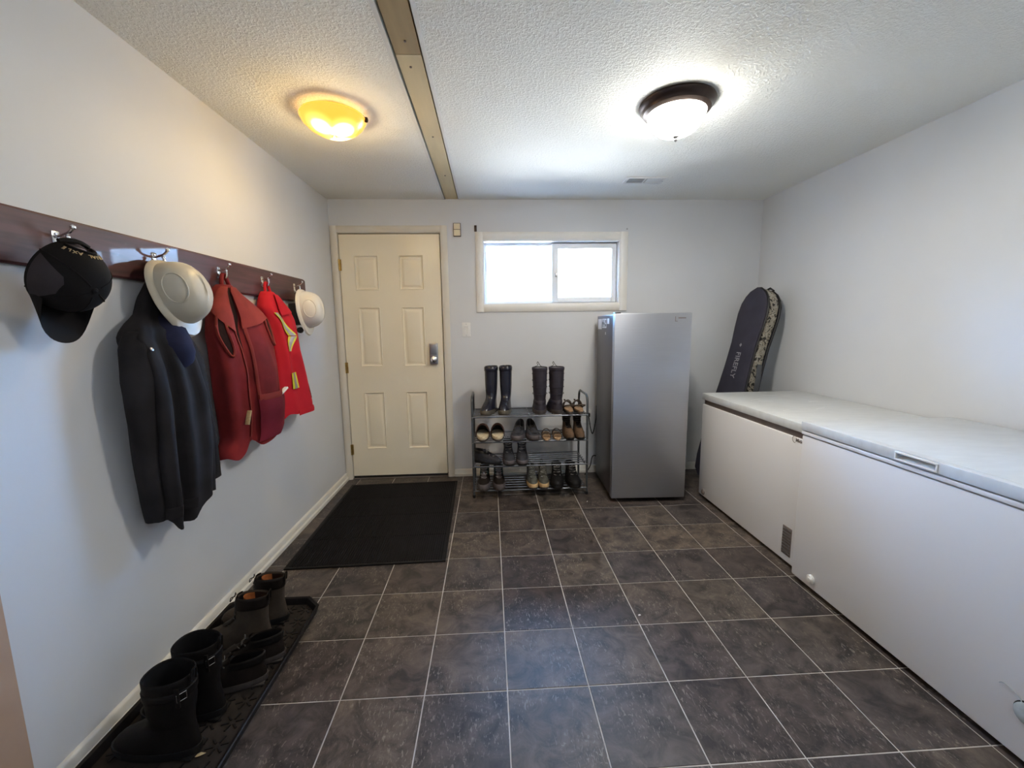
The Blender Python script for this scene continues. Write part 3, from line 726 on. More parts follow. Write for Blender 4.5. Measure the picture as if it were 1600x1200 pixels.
# ------------------------------------------------------------------ hanging clothes
def supel(a, p):
    c, s_ = math.cos(a), math.sin(a)
    return math.copysign(abs(c) ** (2 / p), c), math.copysign(abs(s_) ** (2 / p), s_)
class Drape:
    """Closed hanging shape: horizontal rings (z, y centre, half width, x centre, half depth) with folds."""
    def __init__(s, rings, fold, p=2.4): s.r = sorted(rings); s.fold = fold; s.p = p; s.zs = [q[0] for q in s.r]
    def at(s, a, z, off=0.0):
        yc, hw, xc, hd = (interp(z, s.zs, [q[i] for q in s.r]) for i in (1, 2, 3, 4))
        cy, cx = supel(a, s.p); k = s.fold(a, z)
        x = xc + (hd + k + off) * cx if False else xc + (hd + off) * math.sin(1) * 0 + (hd + off + k * max(0, cx)) * cx
        y = yc + (hw + off + .5 * k) * cy
        return Vector((max(x, XL + (.0235 if 1.452 < z < 1.63 else .002)), y, z))
    # a: 0 = far end (+y), pi/2 = front (+x), pi = near end (-y), 3pi/2 = wall side
    def mesh(s, n=72, m=40, hem=None, top=None):
        z0, z1 = s.zs[0], s.zs[-1]; rings = []
        for i in range(m + 1):
            t = i / m
            ring = []
            for j in range(n):
                a = 2 * PI * j / n
                lo = z0 + (hem(a) if hem else 0); hi = z1 + (top(a) if top else 0)
                z = lerp(lo, hi, t); q = s.at(a, min(max(z, z0), z1)); q.z = z; ring.append(q)
            rings.append(ring)
        mb = MB(); mb.loft(rings, False, True)
        return mb
    def patch(s, a0, a1, z0, z1, off, th=.004, na=10, nz=8, shape=None):
        """A piece of cloth lying on the surface; shape(u, v) -> (a, z)."""
        mb = MB(); g = []
        for k in (off, off + th):
            for i in range(nz + 1):
                row = []
                for j in range(na + 1):
                    uu, vv = j / na, i / nz
                    a, z = shape(uu, vv) if shape else (lerp(a0, a1, uu), lerp(z0, z1, vv))
                    edge_ = 0 if k == off else (-.5 * th if (i in (0, nz) or j in (0, na)) else 0)
                    row.append(s.at(a, z, k + edge_))
                g.append(row)
        n = nz + 1
        back, front = g[:n], g[n:]
        mb.loft(front, closed=False)
        border = lambda G: G[0] + [r[-1] for r in G[1:-1]] + G[-1][::-1] + [r[0] for r in G[1:-1]][::-1]
        mb.loft([border(back), border(front)])
        return mb
def nz(v, sc_=1.0): return noise.noise(Vector(v) * sc_)

# --- charcoal work jacket on the second hook
jr = [(1.50, 1.655, .028, XL + .036, .012), (1.46, 1.640, .045, XL + .036, .012), (1.40, 1.622, .060, XL + .032, .028), (1.34, 1.605, .072, XL + .034, .030), (1.31, 1.575, .090, XL + .046, .042), (1.285, 1.566, .118, XL + .062, .055), (1.26, 1.562, .128, XL + .064, .058),
      (1.24, 1.566, .127, XL + .068, .062), (1.15, 1.578, .128, XL + .076, .070), (1.05, 1.592, .138, XL + .078, .072), (.95, 1.592, .140, XL + .078, .072), (.85, 1.590, .138, XL + .078, .072), (.75, 1.596, .138, XL + .074, .068), (.66, 1.600, .130, XL + .070, .064), (.585, 1.602, .132, XL + .066, .060)]
def jfold(a, z):
    k = .5 + .5 * math.tanh((1.30 - z) * 14)
    w_ = .9 * math.sin(5 * a + .8 + .9 * z) + .5 * math.sin(9 * a - 1.2 * z) + .35 * math.sin(14 * a + 2.4 * z)
    return k * (.026 * w_ * (.5 + .5 * min(1, (1.30 - z) * 2.2)) + .007 * nz((a * 2, z * 5, 3)))
J = thing('work_jacket', 'charcoal grey work jacket with navy hood hanging under the scuffed hard hat', 'jacket', (XL, 1.62, 1.50))
def local(o):                                   # child built in world coordinates under an unrotated empty
    o.location = -Vector(o.parent.location); return o
dr = Drape(jr, jfold)
def jhem(a):
    st_ = lambda c0: .5 + .5 * math.tanh((a - c0) * 8)
    return .045 * (1 - st_(1.62)) + .012 - .030 * (st_(1.62) - st_(2.45)) + .020 * st_(2.45) + .008 * math.sin(7 * a)
local(dr.mesh(96, 56, jhem).build('jacket_body', M['charcoal'], J, angle=70))
def sleeve(pts, radii, flat=.7, n=20, seed=0, fold=.10):
    P = smoother(pts, 6); m = len(P); rings = []
    for i, p in enumerate(P):
        t = i / (m - 1); dv = (P[min(i + 1, m - 1)] - P[max(i - 1, 0)]).normalized()
        ux = Vector((1, 0, 0)); ux = (ux - dv * ux.dot(dv)).normalized(); uy = dv.cross(ux)
        r = interp(t, [k / (len(radii) - 1) for k in range(len(radii))], radii)
        ring = []
        for k in range(n):
            a = 2 * PI * k / n; rr_ = r * (1 + fold * math.sin(3 * a + seed + 6 * t) + fold * .8 * nz((math.cos(a) * 2, math.sin(a) * 2 + seed, t * 7)))
            q = p + ux * (rr_ * flat * math.cos(a)) + uy * (rr_ * math.sin(a)); q.x = max(q.x, XL + .002); ring.append(q)
        rings.append(ring)
    return MB().loft(rings, True, True)
local(sleeve([(XL + .072, 1.478, 1.275), (XL + .078, 1.462, 1.22), (XL + .078, 1.454, 1.12), (XL + .074, 1.458, .98), (XL + .068, 1.466, .82), (XL + .062, 1.480, .70), (XL + .058, 1.492, .622)], [.030, .046, .052, .050, .047, .044, .040], .85, seed=1).build('sleeve', M['charcoal'], J, angle=70))
local(sleeve([(XL + .075, 1.665, 1.255), (XL + .080, 1.700, 1.17), (XL + .074, 1.730, 1.02), (XL + .068, 1.752, .88), (XL + .062, 1.768, .76), (XL + .058, 1.776, .665)], [.034, .048, .050, .046, .042, .038], .85, seed=4).build('sleeve', M['charcoal'], J, angle=70))
hd = MB(); rings = []
for i, (p, r1, r2_) in enumerate([((XL + .066, 1.600, 1.335), .022, .044), ((XL + .092, 1.592, 1.310), .040, .060), ((XL + .120, 1.587, 1.278), .050, .064), ((XL + .140, 1.585, 1.245), .053, .062), ((XL + .146, 1.602, 1.195), .046, .058), ((XL + .146, 1.617, 1.155), .030, .042), ((XL + .140, 1.624, 1.132), .008, .014)]):
    ring = []
    for k in range(24):
        a = 2 * PI * k / 24; f_ = 1 + .10 * math.sin(3 * a + i * .5) + .10 * nz((math.cos(a) * 2, math.sin(a) * 2, i * .5))
        ring.append(Vector((p[0] + r1 * f_ * math.cos(a) - .03, p[1] + r2_ * f_ * math.sin(a), p[2] + .018 * math.sin(a + .6))))
    rings.append(ring)
o = local(hd.loft(rings, True, True).build('hood', M['navy'], J, angle=70)); o['label'] = 'navy blue hood'
o = local(MB().lathe([(.001, .002), (.006, .001), (.007, -.001)], 12, Matrix.Translation(dr.at(2.35, 1.225, .006)) @ RY(1.1) @ RZ(0)).build('snap_button', M['nickel'], J))
local(MB().tube(smoother([(XL + .055, 1.640, 1.49), (XL + .046, 1.648, 1.515), (XL + .040, 1.668, 1.534), (XL + .046, 1.688, 1.515), (XL + .055, 1.690, 1.49)], 5), .005, 6).build('hanging_loop', M['charcoal'], J))
local(dr.patch(1.7, 2.9, .62, .66, .003, .003).build('hem_band', M['charcoal'], J, angle=60))

# --- faded red canvas vest on the third hook
vr = [(1.49, 2.035, .035, XL + .040, .030), (1.46, 2.021, .073, XL + .045, .040), (1.40, 2.051, .151, XL + .055, .050), (1.34, 2.076, .205, XL + .065, .060), (1.27, 2.068, .222, XL + .075, .070), (1.20, 2.060, .210, XL + .085, .080), (1.10, 2.050, .207, XL + .095, .090), (1.0, 2.052, .210, XL + .095, .090), (.90, 2.056, .206, XL + .095, .090), (.80, 2.062, .204, XL + .088, .082), (.75, 2.045, .222, XL + .085, .078)]
def vfold(a, z):
    k = min(1, max(0, (1.47 - z) * 6))
    v = .010 * math.sin(4 * a + 2 * z + .4) + .006 * math.sin(9 * a - 5 * z) + .008 * nz((a * 1.7, z * 6, 8))
    v -= .030 * math.exp(-((a - 1.98) / .13) ** 2) * (.35 + .65 * min(1, max(0, (1.42 - z) * 2.5)))       # opening between the two fronts
    return k * v
V = thing('canvas_vest', 'faded dark red canvas vest with pocket hanging from the third hook', 'vest', (XL, 2.04, 1.50))
dv = Drape(vr, vfold)
def vhem(a): return -.012 + .020 * math.sin(a * 2 - .6) + .035 * math.exp(-((a - 1.98) / .16) ** 2) + .008 * math.sin(7 * a)
local(dv.mesh(96, 48, vhem).build('vest_body', M['maroon'], V, angle=70))
# collar flaps either side of the neck
o = local(dv.patch(0, 0, 0, 0, .008, .006, 8, 8, lambda u_, v_: (lerp(lerp(2.10, 2.75, u_), lerp(2.12, 3.05, u_), min(1, v_ * 1.1)), lerp(1.480, lerp(1.27, 1.37, u_), v_))).build('collar', M['maroon2'], V, angle=60))
o = local(dv.patch(0, 0, 0, 0, .008, .006, 8, 8, lambda u_, v_: (lerp(lerp(1.85, 1.30, u_), lerp(1.86, .70, u_), v_), lerp(1.480, lerp(1.29, 1.36, u_), v_))).build('collar', M['maroon2'], V, angle=60))
local(dv.patch(0, 0, 0, 0, .001, .002, 6, 14, lambda u_, v_: (1.99 + lerp(-.16, .16, u_) * (1 - v_) ** .8, lerp(1.475, 1.16, v_))).build('neck_shade', M['inner'], V, angle=60))  # dark patch painted as the shade in the open neck
# arm openings: dark patches on the cloth, the shade inside painted on
for a0, z0, ra, rz, nm in ((2.62, 1.265, .20, .085, 'armhole_shade'), (.98, 1.285, .16, .070, 'armhole_shade')):
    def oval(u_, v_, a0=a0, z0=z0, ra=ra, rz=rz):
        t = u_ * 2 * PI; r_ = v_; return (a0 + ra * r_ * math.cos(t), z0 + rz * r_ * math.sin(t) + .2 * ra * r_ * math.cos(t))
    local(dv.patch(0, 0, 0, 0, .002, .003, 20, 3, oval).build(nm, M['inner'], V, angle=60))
    rim_ = [dv.at(a0 + ra * math.cos(t), z0 + rz * math.sin(t) + .2 * ra * math.cos(t), .006) for t in [2 * PI * k / 28 for k in range(28)]]
    local(MB().tube(rim_, .006, 6, closed=True).build('armhole_binding', M['maroon2'], V, angle=60))
# lower pocket with a flap edge, front edges
o = local(dv.patch(.62, 1.86, .765, .965, .010, .010, 14, 8).build('pocket', M['wine'], V, angle=60))
local(dv.patch(.64, 1.84, .955, .985, .012, .008, 14, 2).build('pocket_flap', M['maroon2'], V, angle=60))
for a0 in (2.16, 1.80):
    local(dv.patch(a0 - .03, a0 + .03, .80, 1.36, .004, .004, 3, 14).build('front_edge', M['maroon2'], V, angle=60))
def stick(p, dirv, L, r_, m, name, par):
    q = Vector(p); dvv = Vector(dirv).normalized()
    return local(box((-L / 2, -r_, -r_ * .5), (L / 2, r_, r_ * .5), r_ * .25, Matrix.Translation(q) @ dvv.to_track_quat('X', 'Z').to_matrix().to_4x4()).build(name, m, par))
stick(dv.at(1.05, .975, .024), (.05, .5, .22), .060, .010, M['paper'], 'paper_tag', V)
stick(dv.at(2.32, .895, .012), (.02, .35, .8), .065, .009, M['thread'], 'paper_tag', V)
local(dv.patch(2.36, 2.52, 1.300, 1.325, .006, .003, 3, 2).build('yellow_patch', M['yellow'], V))
local(dv.patch(.42, .62, 1.165, 1.185, .006, .003, 3, 2).build('yellow_patch', M['yellow'], V))
local(MB().tube(smoother([(XL + .050, 2.005, 1.45), (XL + .044, 2.014, 1.50), (XL + .040, 2.030, 1.534), (XL + .040, 2.050, 1.534), (XL + .044, 2.064, 1.50), (XL + .055, 2.075, 1.45)], 6), .009, 8).build('hanging_loop', M['maroon'], V))

# --- bright red jacket with reflective tape on the fourth hook
kr = [(1.49, 2.410, .035, XL + .040, .030), (1.46, 2.415, .075, XL + .045, .040), (1.40, 2.437, .130, XL + .055, .050), (1.34, 2.450, .126, XL + .065, .060), (1.25, 2.440, .118, XL + .075, .070), (1.15, 2.430, .112, XL + .085, .080), (1.05, 2.446, .135, XL + .085, .080), (.95, 2.470, .169, XL + .085, .080), (.86, 2.486, .190, XL + .085, .080), (.80, 2.490, .192, XL + .083, .078)]
def kfold(a, z):
    k = min(1, max(0, (1.47 - z) * 6))
    return k * (.009 * math.sin(4 * a + 3 * z) + .006 * math.sin(8 * a - 4 * z + 1) + .007 * nz((a * 1.7, z * 6, 21)))
K = thing('hi_vis_jacket', 'bright red jacket with yellow and silver reflective tape, half behind the canvas vest', 'jacket', (XL, 2.41, 1.50))
dk = Drape(kr, kfold)
def khem(a): return .016 * math.sin(a + .4) + .008 * math.sin(6 * a)
local(dk.mesh(96, 48, khem).build('jacket_body', M['red'], K, angle=70))
def tape(a_of, z0, z1, name='reflective_tape'):
    def shp(lo, hi): return lambda u_, v_: (lerp(a_of(v_)[0], a_of(v_)[1], lerp(lo, hi, u_)), lerp(z0, z1, v_))
    t_ = local(dk.patch(0, 0, 0, 0, .006, .003, 6, 10, shp(0, 1)).build(name, M['yellow'], K, angle=60))
    local(dk.patch(0, 0, 0, 0, .0095, .002, 4, 10, shp(.26, .74)).build('silver_stripe', M['silver'], t_, angle=60)).location = -Vector(K.location) - t_.location
    return t_
def fix_sub(t_):
    for c_ in t_.children: c_.location = (0, 0, 0)
for spec in ((lambda v: (lerp(1.78, 2.40, v), lerp(1.46, 2.08, v)), 1.250, 1.375), (lambda v: (lerp(2.15, 1.78, v), lerp(1.83, 1.46, v)), 1.165, 1.246), (lambda v: (2.15, 1.75), .955, 1.045), (lambda v: (.36, .10), .815, .900), (lambda v: (.55, .30), 1.12, 1.24)):
    fix_sub(tape(*spec))
local(dk.patch(.30, 1.9, .795, .825, .003, .004, 12, 2).build('waist_band', M['red'], K, angle=60))
local(dk.patch(.52, .60, .86, 1.10, .003, .003, 2, 10).build('side_seam', M['maroon'], K, angle=60))
local(dk.patch(0, 0, 0, 0, .008, .006, 8, 6, lambda u_, v_: (lerp(lerp(1.8, 1.4, u_), lerp(1.9, 1.1, u_), v_), lerp(1.475, lerp(1.36, 1.38, u_), v_))).build('collar', M['red'], K, angle=60))
local(MB().tube(smoother([(XL + .050, 2.382, 1.45), (XL + .044, 2.386, 1.50), (XL + .040, 2.400, 1.534), (XL + .040, 2.420, 1.534), (XL + .044, 2.434, 1.50), (XL + .055, 2.438, 1.45)], 6), .008, 8).build('hanging_loop', M['red'], K))

# ------------------------------------------------------------------ hard hats
def hard_hat(name, label, loc, tilt, shell, group, rz=0.0):
    t = thing(name, label, 'hard hat', loc, 0, group); t.rotation_euler = (0, -tilt, rz)
    A, B, D = .116, .097, .112             # half length (z), half width (y), depth (x)
    rings = []
    for i in range(15):
        q = i / 14 * PI / 2; c_, s_ = math.cos(q), math.sin(q); ring = []
        for k in range(48):
            a = 2 * PI * k / 48; cy, cz = supel(a, 2.2)
            ridge = .006 * math.exp(-(math.cos(a) / .16) ** 2) * s_ ** .5 * c_ if False else .005 * math.exp(-(cy / .22) ** 2) * min(1, s_ * 2.5)
            rr_ = c_ ** .72
            ring.append(Vector((D * s_ + ridge, B * cy * rr_, A * cz * rr_)))
        rings.append(ring)
    inner = [[Vector((p.x - .004 if i > 0 else p.x, p.y * .965, p.z * .97)) for p in r_] for i, r_ in enumerate(rings)]
    mb = MB(); mb.loft(inner[::-1] + rings, False, False)
    mb.build('shell', shell, t, angle=50)
    # rain gutter and peak
    def rimring(gx, g): return [Vector((gx, (B + g) * supel(2 * PI * k / 48, 2.2)[0], (A + g + (.030 * max(0, -supel(2 * PI * k / 48, 2.2)[1]) ** 4 if g > 0 else 0)) * supel(2 * PI * k / 48, 2.2)[1])) for k in range(48)]
    MB().loft([rimring(.012, .000), rimring(.006, .012), rimring(-.004, .016), rimring(-.007, .013), rimring(-.002, .008), rimring(.002, -.004)]).build('brim', shell, t, angle=50)
    # moulded side panel outlines
    for sgn in (-1, 1):
        pts = []
        for k in range(24):
            b = 2 * PI * k / 24
            q = .62 + .36 * math.cos(b); a = (PI if sgn < 0 else 0) + sgn * .0 + .52 * math.sin(b)
            c_, s_ = math.cos(q) ** .72, math.sin(q); cy, cz = supel(a, 2.2)
            pts.append((D * s_ + .001, B * cy * c_ * 1.004, A * cz * c_))
        MB().tube(pts, .0028, 6, closed=True).build('moulded_rib', shell, t)
    sus = MB()
    sus.loft([[Vector((x, (B - .022) * math.cos(2 * PI * k / 32), (A - .026) * math.sin(2 * PI * k / 32))) for k in range(32)] for x in (-.022, .006)])
    sus.loft([[Vector((x, (B - .025) * math.cos(2 * PI * k / 32), (A - .029) * math.sin(2 * PI * k / 32))) for k in range(32)] for x in (-.022, .006)])
    sus.build('headband', M['dark'], t)
    for a in (.4, PI - .4, PI + .7, -.7):
        MB().tube([(-.02, (B - .022) * math.cos(a), (A - .026) * math.sin(a)), (.05, (B - .04) * math.cos(a), (A - .05) * math.sin(a)), (.096, .02 * math.cos(a), .02 * math.sin(a))], .007, 6).build('crown_strap', M['dark'], t)
    return t
h1 = hard_hat('hard_hat', 'scuffed cream white hard hat hanging over the charcoal jacket', (XL + .088, 1.655, 1.418), math.radians(17), M['oldhat'], 'hard hats on the coat rail')
h2 = hard_hat('hard_hat', 'clean glossy white hard hat on the last hook by the door', (XL + .084, 2.775, 1.405), math.radians(6), M['newhat'], 'hard hats on the coat rail')
MB().lathe([(.001, .012), (.018, .010), (.020, -.004), (.012, -.010), (.001, -.010)], 14, T(-.045, -.02, -.122) @ RX(PI / 2)).build('ratchet_knob', M['dark'], h2)

bnd = MB()
for g_ in (.022, .028):
    bnd.loft([[Vector((x, (.097 - g_) * math.cos(a), (.112 - g_) * math.sin(a))) for a in [math.radians(lerp(150, 390, k / 24)) for k in range(25)]] for x in (-.068, -.026)], closed=False)
bnd.build('suspension_band', M['dark'], h2)
for a in (3.4, 4.1, 5.3):
    MB().tube([(-.030, .073 * math.cos(a), .088 * math.sin(a)), (-.010, .080 * math.cos(a), .098 * math.sin(a)), (.020, .082 * math.cos(a), .098 * math.sin(a))], .007, 6).build('suspension_clip', M['dark'], h2)

# ------------------------------------------------------------------ cap
CP = thing('baseball_cap', 'black baseball cap hanging brim down from the first hook', 'cap', (XL + .070, 1.262, 1.446)); CP.rotation_euler = (math.radians(-4), math.radians(27), math.radians(-10))
CA, CB, CD = .098, .082, .108
def cap_pt(q, a, off=0.0):
    c_ = math.cos(q) ** .62; s_ = math.sin(q)
    return Vector(((CD + off) * s_, (CB + off) * math.cos(a) * c_, (CA + off) * math.sin(a) * c_))
mb = MB(); NQ, NA = 14, 48
outer = [[cap_pt(i / NQ * PI / 2 * .995, 2 * PI * k / NA) for k in range(NA)] for i in range(NQ + 1)]
vs = [p for r_ in outer for p in r_]; fs = []
def in_arch(i, k):                              # half-moon opening at the back (top when hung)
    a = 2 * PI * (k + .5) / NA; q = (i + .5) / NQ * PI / 2
    da = (a - PI / 2) / .40; dq = (q - .16) / .40
    return da * da + dq * dq < 1 and q > .16
for i in range(NQ):
    for k in range(NA):
        if in_arch(i, k): continue
        k2 = (k + 1) % NA; fs.append((i * NA + k, i * NA + k2, (i + 1) * NA + k2, (i + 1) * NA + k))
mb.add(vs, fs)
inn = [[cap_pt(i / NQ * PI / 2 * .995, 2 * PI * k / NA, -.003) for k in range(NA)] for i in range(NQ + 1)]
mb.add([p for r_ in inn for p in r_], [q[::-1] for q in fs])
mb.build('crown', M['blackcloth'], CP, angle=60)
arch = [cap_pt(.16 + .40 * max(0, math.cos(t)) if False else .16 + .40 * math.sin(t), PI / 2 + .40 * math.cos(t), .001) for t in [PI * k / 20 for k in range(21)]]
MB().tube(arch, .0035, 6).build('arch_binding', M['blackcloth'], CP)
seam = MB()
for a in (PI / 6 + .1, 5 * PI / 6 - .1, 7 * PI / 6, 11 * PI / 6, 3 * PI / 2):
    seam.tube([cap_pt(q, a, .0005) for q in [k / 12 * 1.5 for k in range(13)]], .0016, 5)
tag(seam.build('seams', M['blackcloth'], CP), kind='stuff')
MB().lathe([(.001, .006), (.007, .004), (.009, 0)], 12, T(CD, 0, 0) @ RY(PI / 2)).build('top_button', M['blackcloth'], CP)
sp_ = MB(); g = []
for i in range(9):
    row = []
    for j in range(9):
        uu, vv = j / 8, i / 8
        a = lerp(lerp(2.60, 2.90, vv), lerp(3.95, 3.55, vv), uu); q = lerp(.10, .95 - .25 * abs(uu - .35), vv)
        row.append(cap_pt(q, a, .0022))
    g.append(row)
sp_.loft(g, closed=False); o = sp_.build('side_panel', M['mesh'], CP, angle=60); o['label'] = 'grey mesh side panel'
br = MB(); top_, bot_ = [], []
for i in range(9):
    t = i / 8; row = []; row2 = []
    for j in range(17):
        s_ = j / 16 * 2 - 1; a = -PI / 2 + s_ * .92
        e0 = cap_pt(.02, a); ex = .075 * math.sqrt(max(0, 1 - s_ ** 4)) * t
        p = e0 + Vector((.030 * t * (1 - s_ * s_) + .046 * t, 0, -ex)); row.append(p); row2.append(p + Vector((.003, 0, -.001)))
    top_.append(row); bot_.append(row2)
br.loft(top_, closed=False); br.loft(bot_, closed=False)
bd = lambda G: [r[0] for r in G] + G[-1][1:-1] + [r[-1] for r in G[::-1]]
br.loft([bd(top_), bd(bot_)], closed=False)
br.build('brim', M['blackcloth'], CP, angle=60)
MB().loft([[cap_pt(.02, 2 * PI * k / 32, -.006) + Vector((x, 0, 0)) for k in range(32)] for x in (-.001, .03)]).build('sweatband', M['mesh'], CP)
MB().tube([cap_pt(.02, PI / 2 + t, .002) for t in (-.45, -.2, 0, .2, .45)], .007, 6).build('back_strap', M['blackcloth'], CP)
word = 'IMPERIAL AXLE'; em_ = MB()
for k, ch_ in enumerate(word):
    if ch_ == ' ': continue
    t = lerp(PI - .25, .25, k / (len(word) - 1))
    ctr = cap_pt(.16 + .55 * math.sin(t), PI / 2 + .56 * math.cos(t), .0015)
    a_ = cap_pt(.16 + .68 * math.sin(t), PI / 2 + .69 * math.cos(t), .0015)
    b_ = cap_pt(.16 + .55 * math.sin(t - .08), PI / 2 + .56 * math.cos(t - .08), .0015)
    Y = (a_ - ctr).normalized(); X = (b_ - ctr); X = (X - Y * X.dot(Y)).normalized(); Z = X.cross(Y)
    em_.add(*text_mesh(ch_, .013, .0005, frm(ctr + Z * .0005, X, Y, Z), .0004))
tag(em_.build('lettering', M['thread'], CP, smooth=False), kind='stuff')

# ------------------------------------------------------------------ footwear
def outline(yt, yh, hw, n=28, heel=.80, toe=1.0, skew=0.0):
    """Foot outline: toe at -y (yt), heel at +y (yh)."""
    out = []; mid = (yt + yh) / 2; half = (yh - yt) / 2
    for k in range(n):
        a = 2 * PI * k / n; c_, s_ = math.cos(a), math.sin(a)
        cc = math.copysign(abs(c_) ** .85, c_); ss = math.copysign(abs(s_) ** .85, s_)
        wm = lerp(toe, heel, (1 + cc) / 2) * (1 + .06 * math.sin((1 + cc) * 1.6))
        out.append((ss * hw * wm + skew * (1 - cc) * .5 * hw, mid + half * cc))
    return out
def ring3(z, yt, yh, hw, heel=.8, skew=0.0, dz=0.0):
    r_ = outline(yt, yh, hw, heel=heel, skew=skew); L = max(1e-6, yh - yt)
    return [Vector((x, y, z + dz * ((y - yt) / L - .5))) for x, y in r_]
def shoe(name, label, cat, loc, rz, prof, sole_h, mats, group, laces=0, tongue=None, bumper=None, heelblock=True, collar=None, lining_d=.05, skew=0.0, pull=None, welt=True, scale=1.0, dz_top=0.0, band=None, lace_m='lace', buckle=None):
    """prof: list of (z, y_toe, y_heel, half_width); mats: dict upper, sole, lining (+ toe, bumper, collar)."""
    t = thing(name, label, cat, loc, rz, group); t.scale = (scale,) * 3
    z0, yt0, yh0, hw0 = prof[0]
    so = MB(); o0 = outline(yt0, yh0, hw0, skew=skew)
    def sring(z, g, lift=0.0): return [Vector((x * (1 + g), y * (1 + g * .6) , z + lift * max(0, -(y - yt0 * .55) / abs(yt0)) ** 2 * 2)) for x, y in o0]
    so.loft([sring(0, .00, .012), sring(sole_h * .25, .04, .010), sring(sole_h * .75, .05, .008), sring(sole_h, .04 if welt else .01, .006)], True, True)
    if heelblock:
        so.box((-hw0 * .72, yh0 - .070, -.0005), (hw0 * .72, yh0 - .004, .004))
    so.build('sole', mats['sole'], t, angle=50)
    zs_ = [p[0] for p in prof]
    def P(z, i): return interp(z, zs_, [p[i] for p in prof])
    zt = zs_[-1]; NZ = 18
    # smooth the profile
    rings = []; zz = []
    for i in range(NZ + 1):
        u_ = i / NZ; z = lerp(zs_[0], zt, u_); zz.append(z)
    h_ = (zt - zs_[0]) / NZ * .8
    def SP(z, i): return (P(max(zs_[0], z - h_), i) + 2 * P(z, i) + P(min(zt, z + h_), i)) / 4
    for z in zz:
        rings.append(ring3(z + sole_h * .9 * (1 - (z - zs_[0]) / (zt - zs_[0])) * 0 + 0, SP(z, 1), SP(z, 2), SP(z, 3), skew=skew, dz=dz_top * ((z - zs_[0]) / (zt - zs_[0])) ** 3))
    w3, yt3, yh3 = SP(zt, 3), SP(zt, 1), SP(zt, 2)
    th = .0045
    rings.append(ring3(zt + .003, yt3 + th * .5, yh3 - th * .5, w3 - th * .5, skew=skew, dz=dz_top))
    rings.append(ring3(zt, yt3 + th, yh3 - th, w3 - th, skew=skew, dz=dz_top))
    rings.append(ring3(zt - .012, SP(zt - .012, 1) + th, SP(zt - .012, 2) - th, SP(zt - .012, 3) - th, skew=skew, dz=dz_top))
    # cover of the toe: close the first ring onto the sole
    MB().loft(rings, True, False).build('upper', mats['upper'], t, angle=60)
    lr = [ring3(zt - .004, SP(zt, 1) + th + .001, SP(zt, 2) - th - .001, SP(zt, 3) - th - .001, skew=skew, dz=dz_top)]
    for k in range(1, 7):
        z = zt - .004 - lining_d * k / 6
        lr.append(ring3(z, max(SP(z, 1), yt3 - .03) + th + .002, SP(z, 2) - th - .002, SP(z, 3) - th - .002, skew=skew))
    MB().loft(lr, False, True).build('lining', mats['lining'], t, angle=60)
    if collar:
        z0_, z1_ = zt - collar, zt + .001
        rg = [ring3(z, SP(z, 1) - .003, SP(z, 2) + .003, SP(z, 3) + .003, skew=skew, dz=dz_top * ((z - zs_[0]) / (zt - zs_[0])) ** 3) for z in [lerp(z0_, z1_, k / 5) for k in range(6)]]
        MB().loft([ring3(z0_ - .003, SP(z0_, 1), SP(z0_, 2), SP(z0_, 3), skew=skew)] + rg + [ring3(zt + .004, yt3 + .002, yh3 - .002, w3 - .002, skew=skew, dz=dz_top)]).build('collar', mats.get('collar', mats['lining']), t, angle=60)
    if bumper:
        zb = bumper; g = []
        for z in [lerp(zs_[0], zb, k / 4) for k in range(5)]:
            full = ring3(z, SP(z, 1) - .0028, SP(z, 2), SP(z, 3) + .0028, skew=skew); n = len(full)
            g.append([full[(n // 2 - 7 + k) % n] for k in range(15)])
        MB().loft(g + [[p + Vector((0, .004, .001)) for p in g[-1]]], closed=False).build('toe_cap', mats['bumper'], t, angle=60)
    def front(z, x=0.0):
        # point on the front of the upper at height z
        w_ = max(.01, SP(z, 3)); yt_, yh_ = SP(z, 1), SP(z, 2); mid = (yt_ + yh_) / 2; half = (yh_ - yt_) / 2
        s_ = min(.95, abs(x) / w_); c_ = (1 - s_ ** (2 / .85)) ** .425
        return Vector((x + skew * w_, mid - half * c_, z))
    if tongue:
        za, zb_, wd = tongue; g = []
        for k in range(8):
            z = lerp(za, zb_, k / 7); zc = min(z, zt)
            row = []
            for j in range(5):
                x = lerp(-wd, wd, j / 4); p = front(zc, x); p = Vector((p.x, p.y - .003 - .002 * (1 - abs(j - 2) / 2) + (.006 if z > zt else 0), z + .003)); row.append(p)
            g.append(row)
        mb_ = MB(); mb_.loft(g, closed=False); mb_.loft([[p + Vector((0, .004, 0)) for p in r_] for r_ in g], closed=False)
        mb_.build('tongue', mats.get('tongue', mats['upper']), t, angle=60)
    if laces:
        for k in range(laces):
            z = lerp(tongue[0] if tongue else zt * .55, (zt - .006) if tongue else zt * .95, (k + .5) / laces); wd = (tongue[2] if tongue else .018) + .004
            pts = [front(z, lerp(-wd, wd, j / 4)) + Vector((0, -.006, .002 * (1 if k % 2 else -1) * (j - 2) / 2)) for j in range(5)]
            MB().tube(pts, .0024, 6).build('lace', M[lace_m], t)
        top = front(zt - .004, 0) + Vector((0, -.008, .004))
        MB().tube(smoother([top, top + Vector((-.016, -.006, .006)), top + Vector((-.022, -.008, -.006)), top + Vector((-.004, -.006, -.002)), top, top + Vector((.016, -.006, .005)), top + Vector((.021, -.008, -.008)), top + Vector((.003, -.006, -.003))], 4), .002, 6).build('lace_bow', M[lace_m], t)
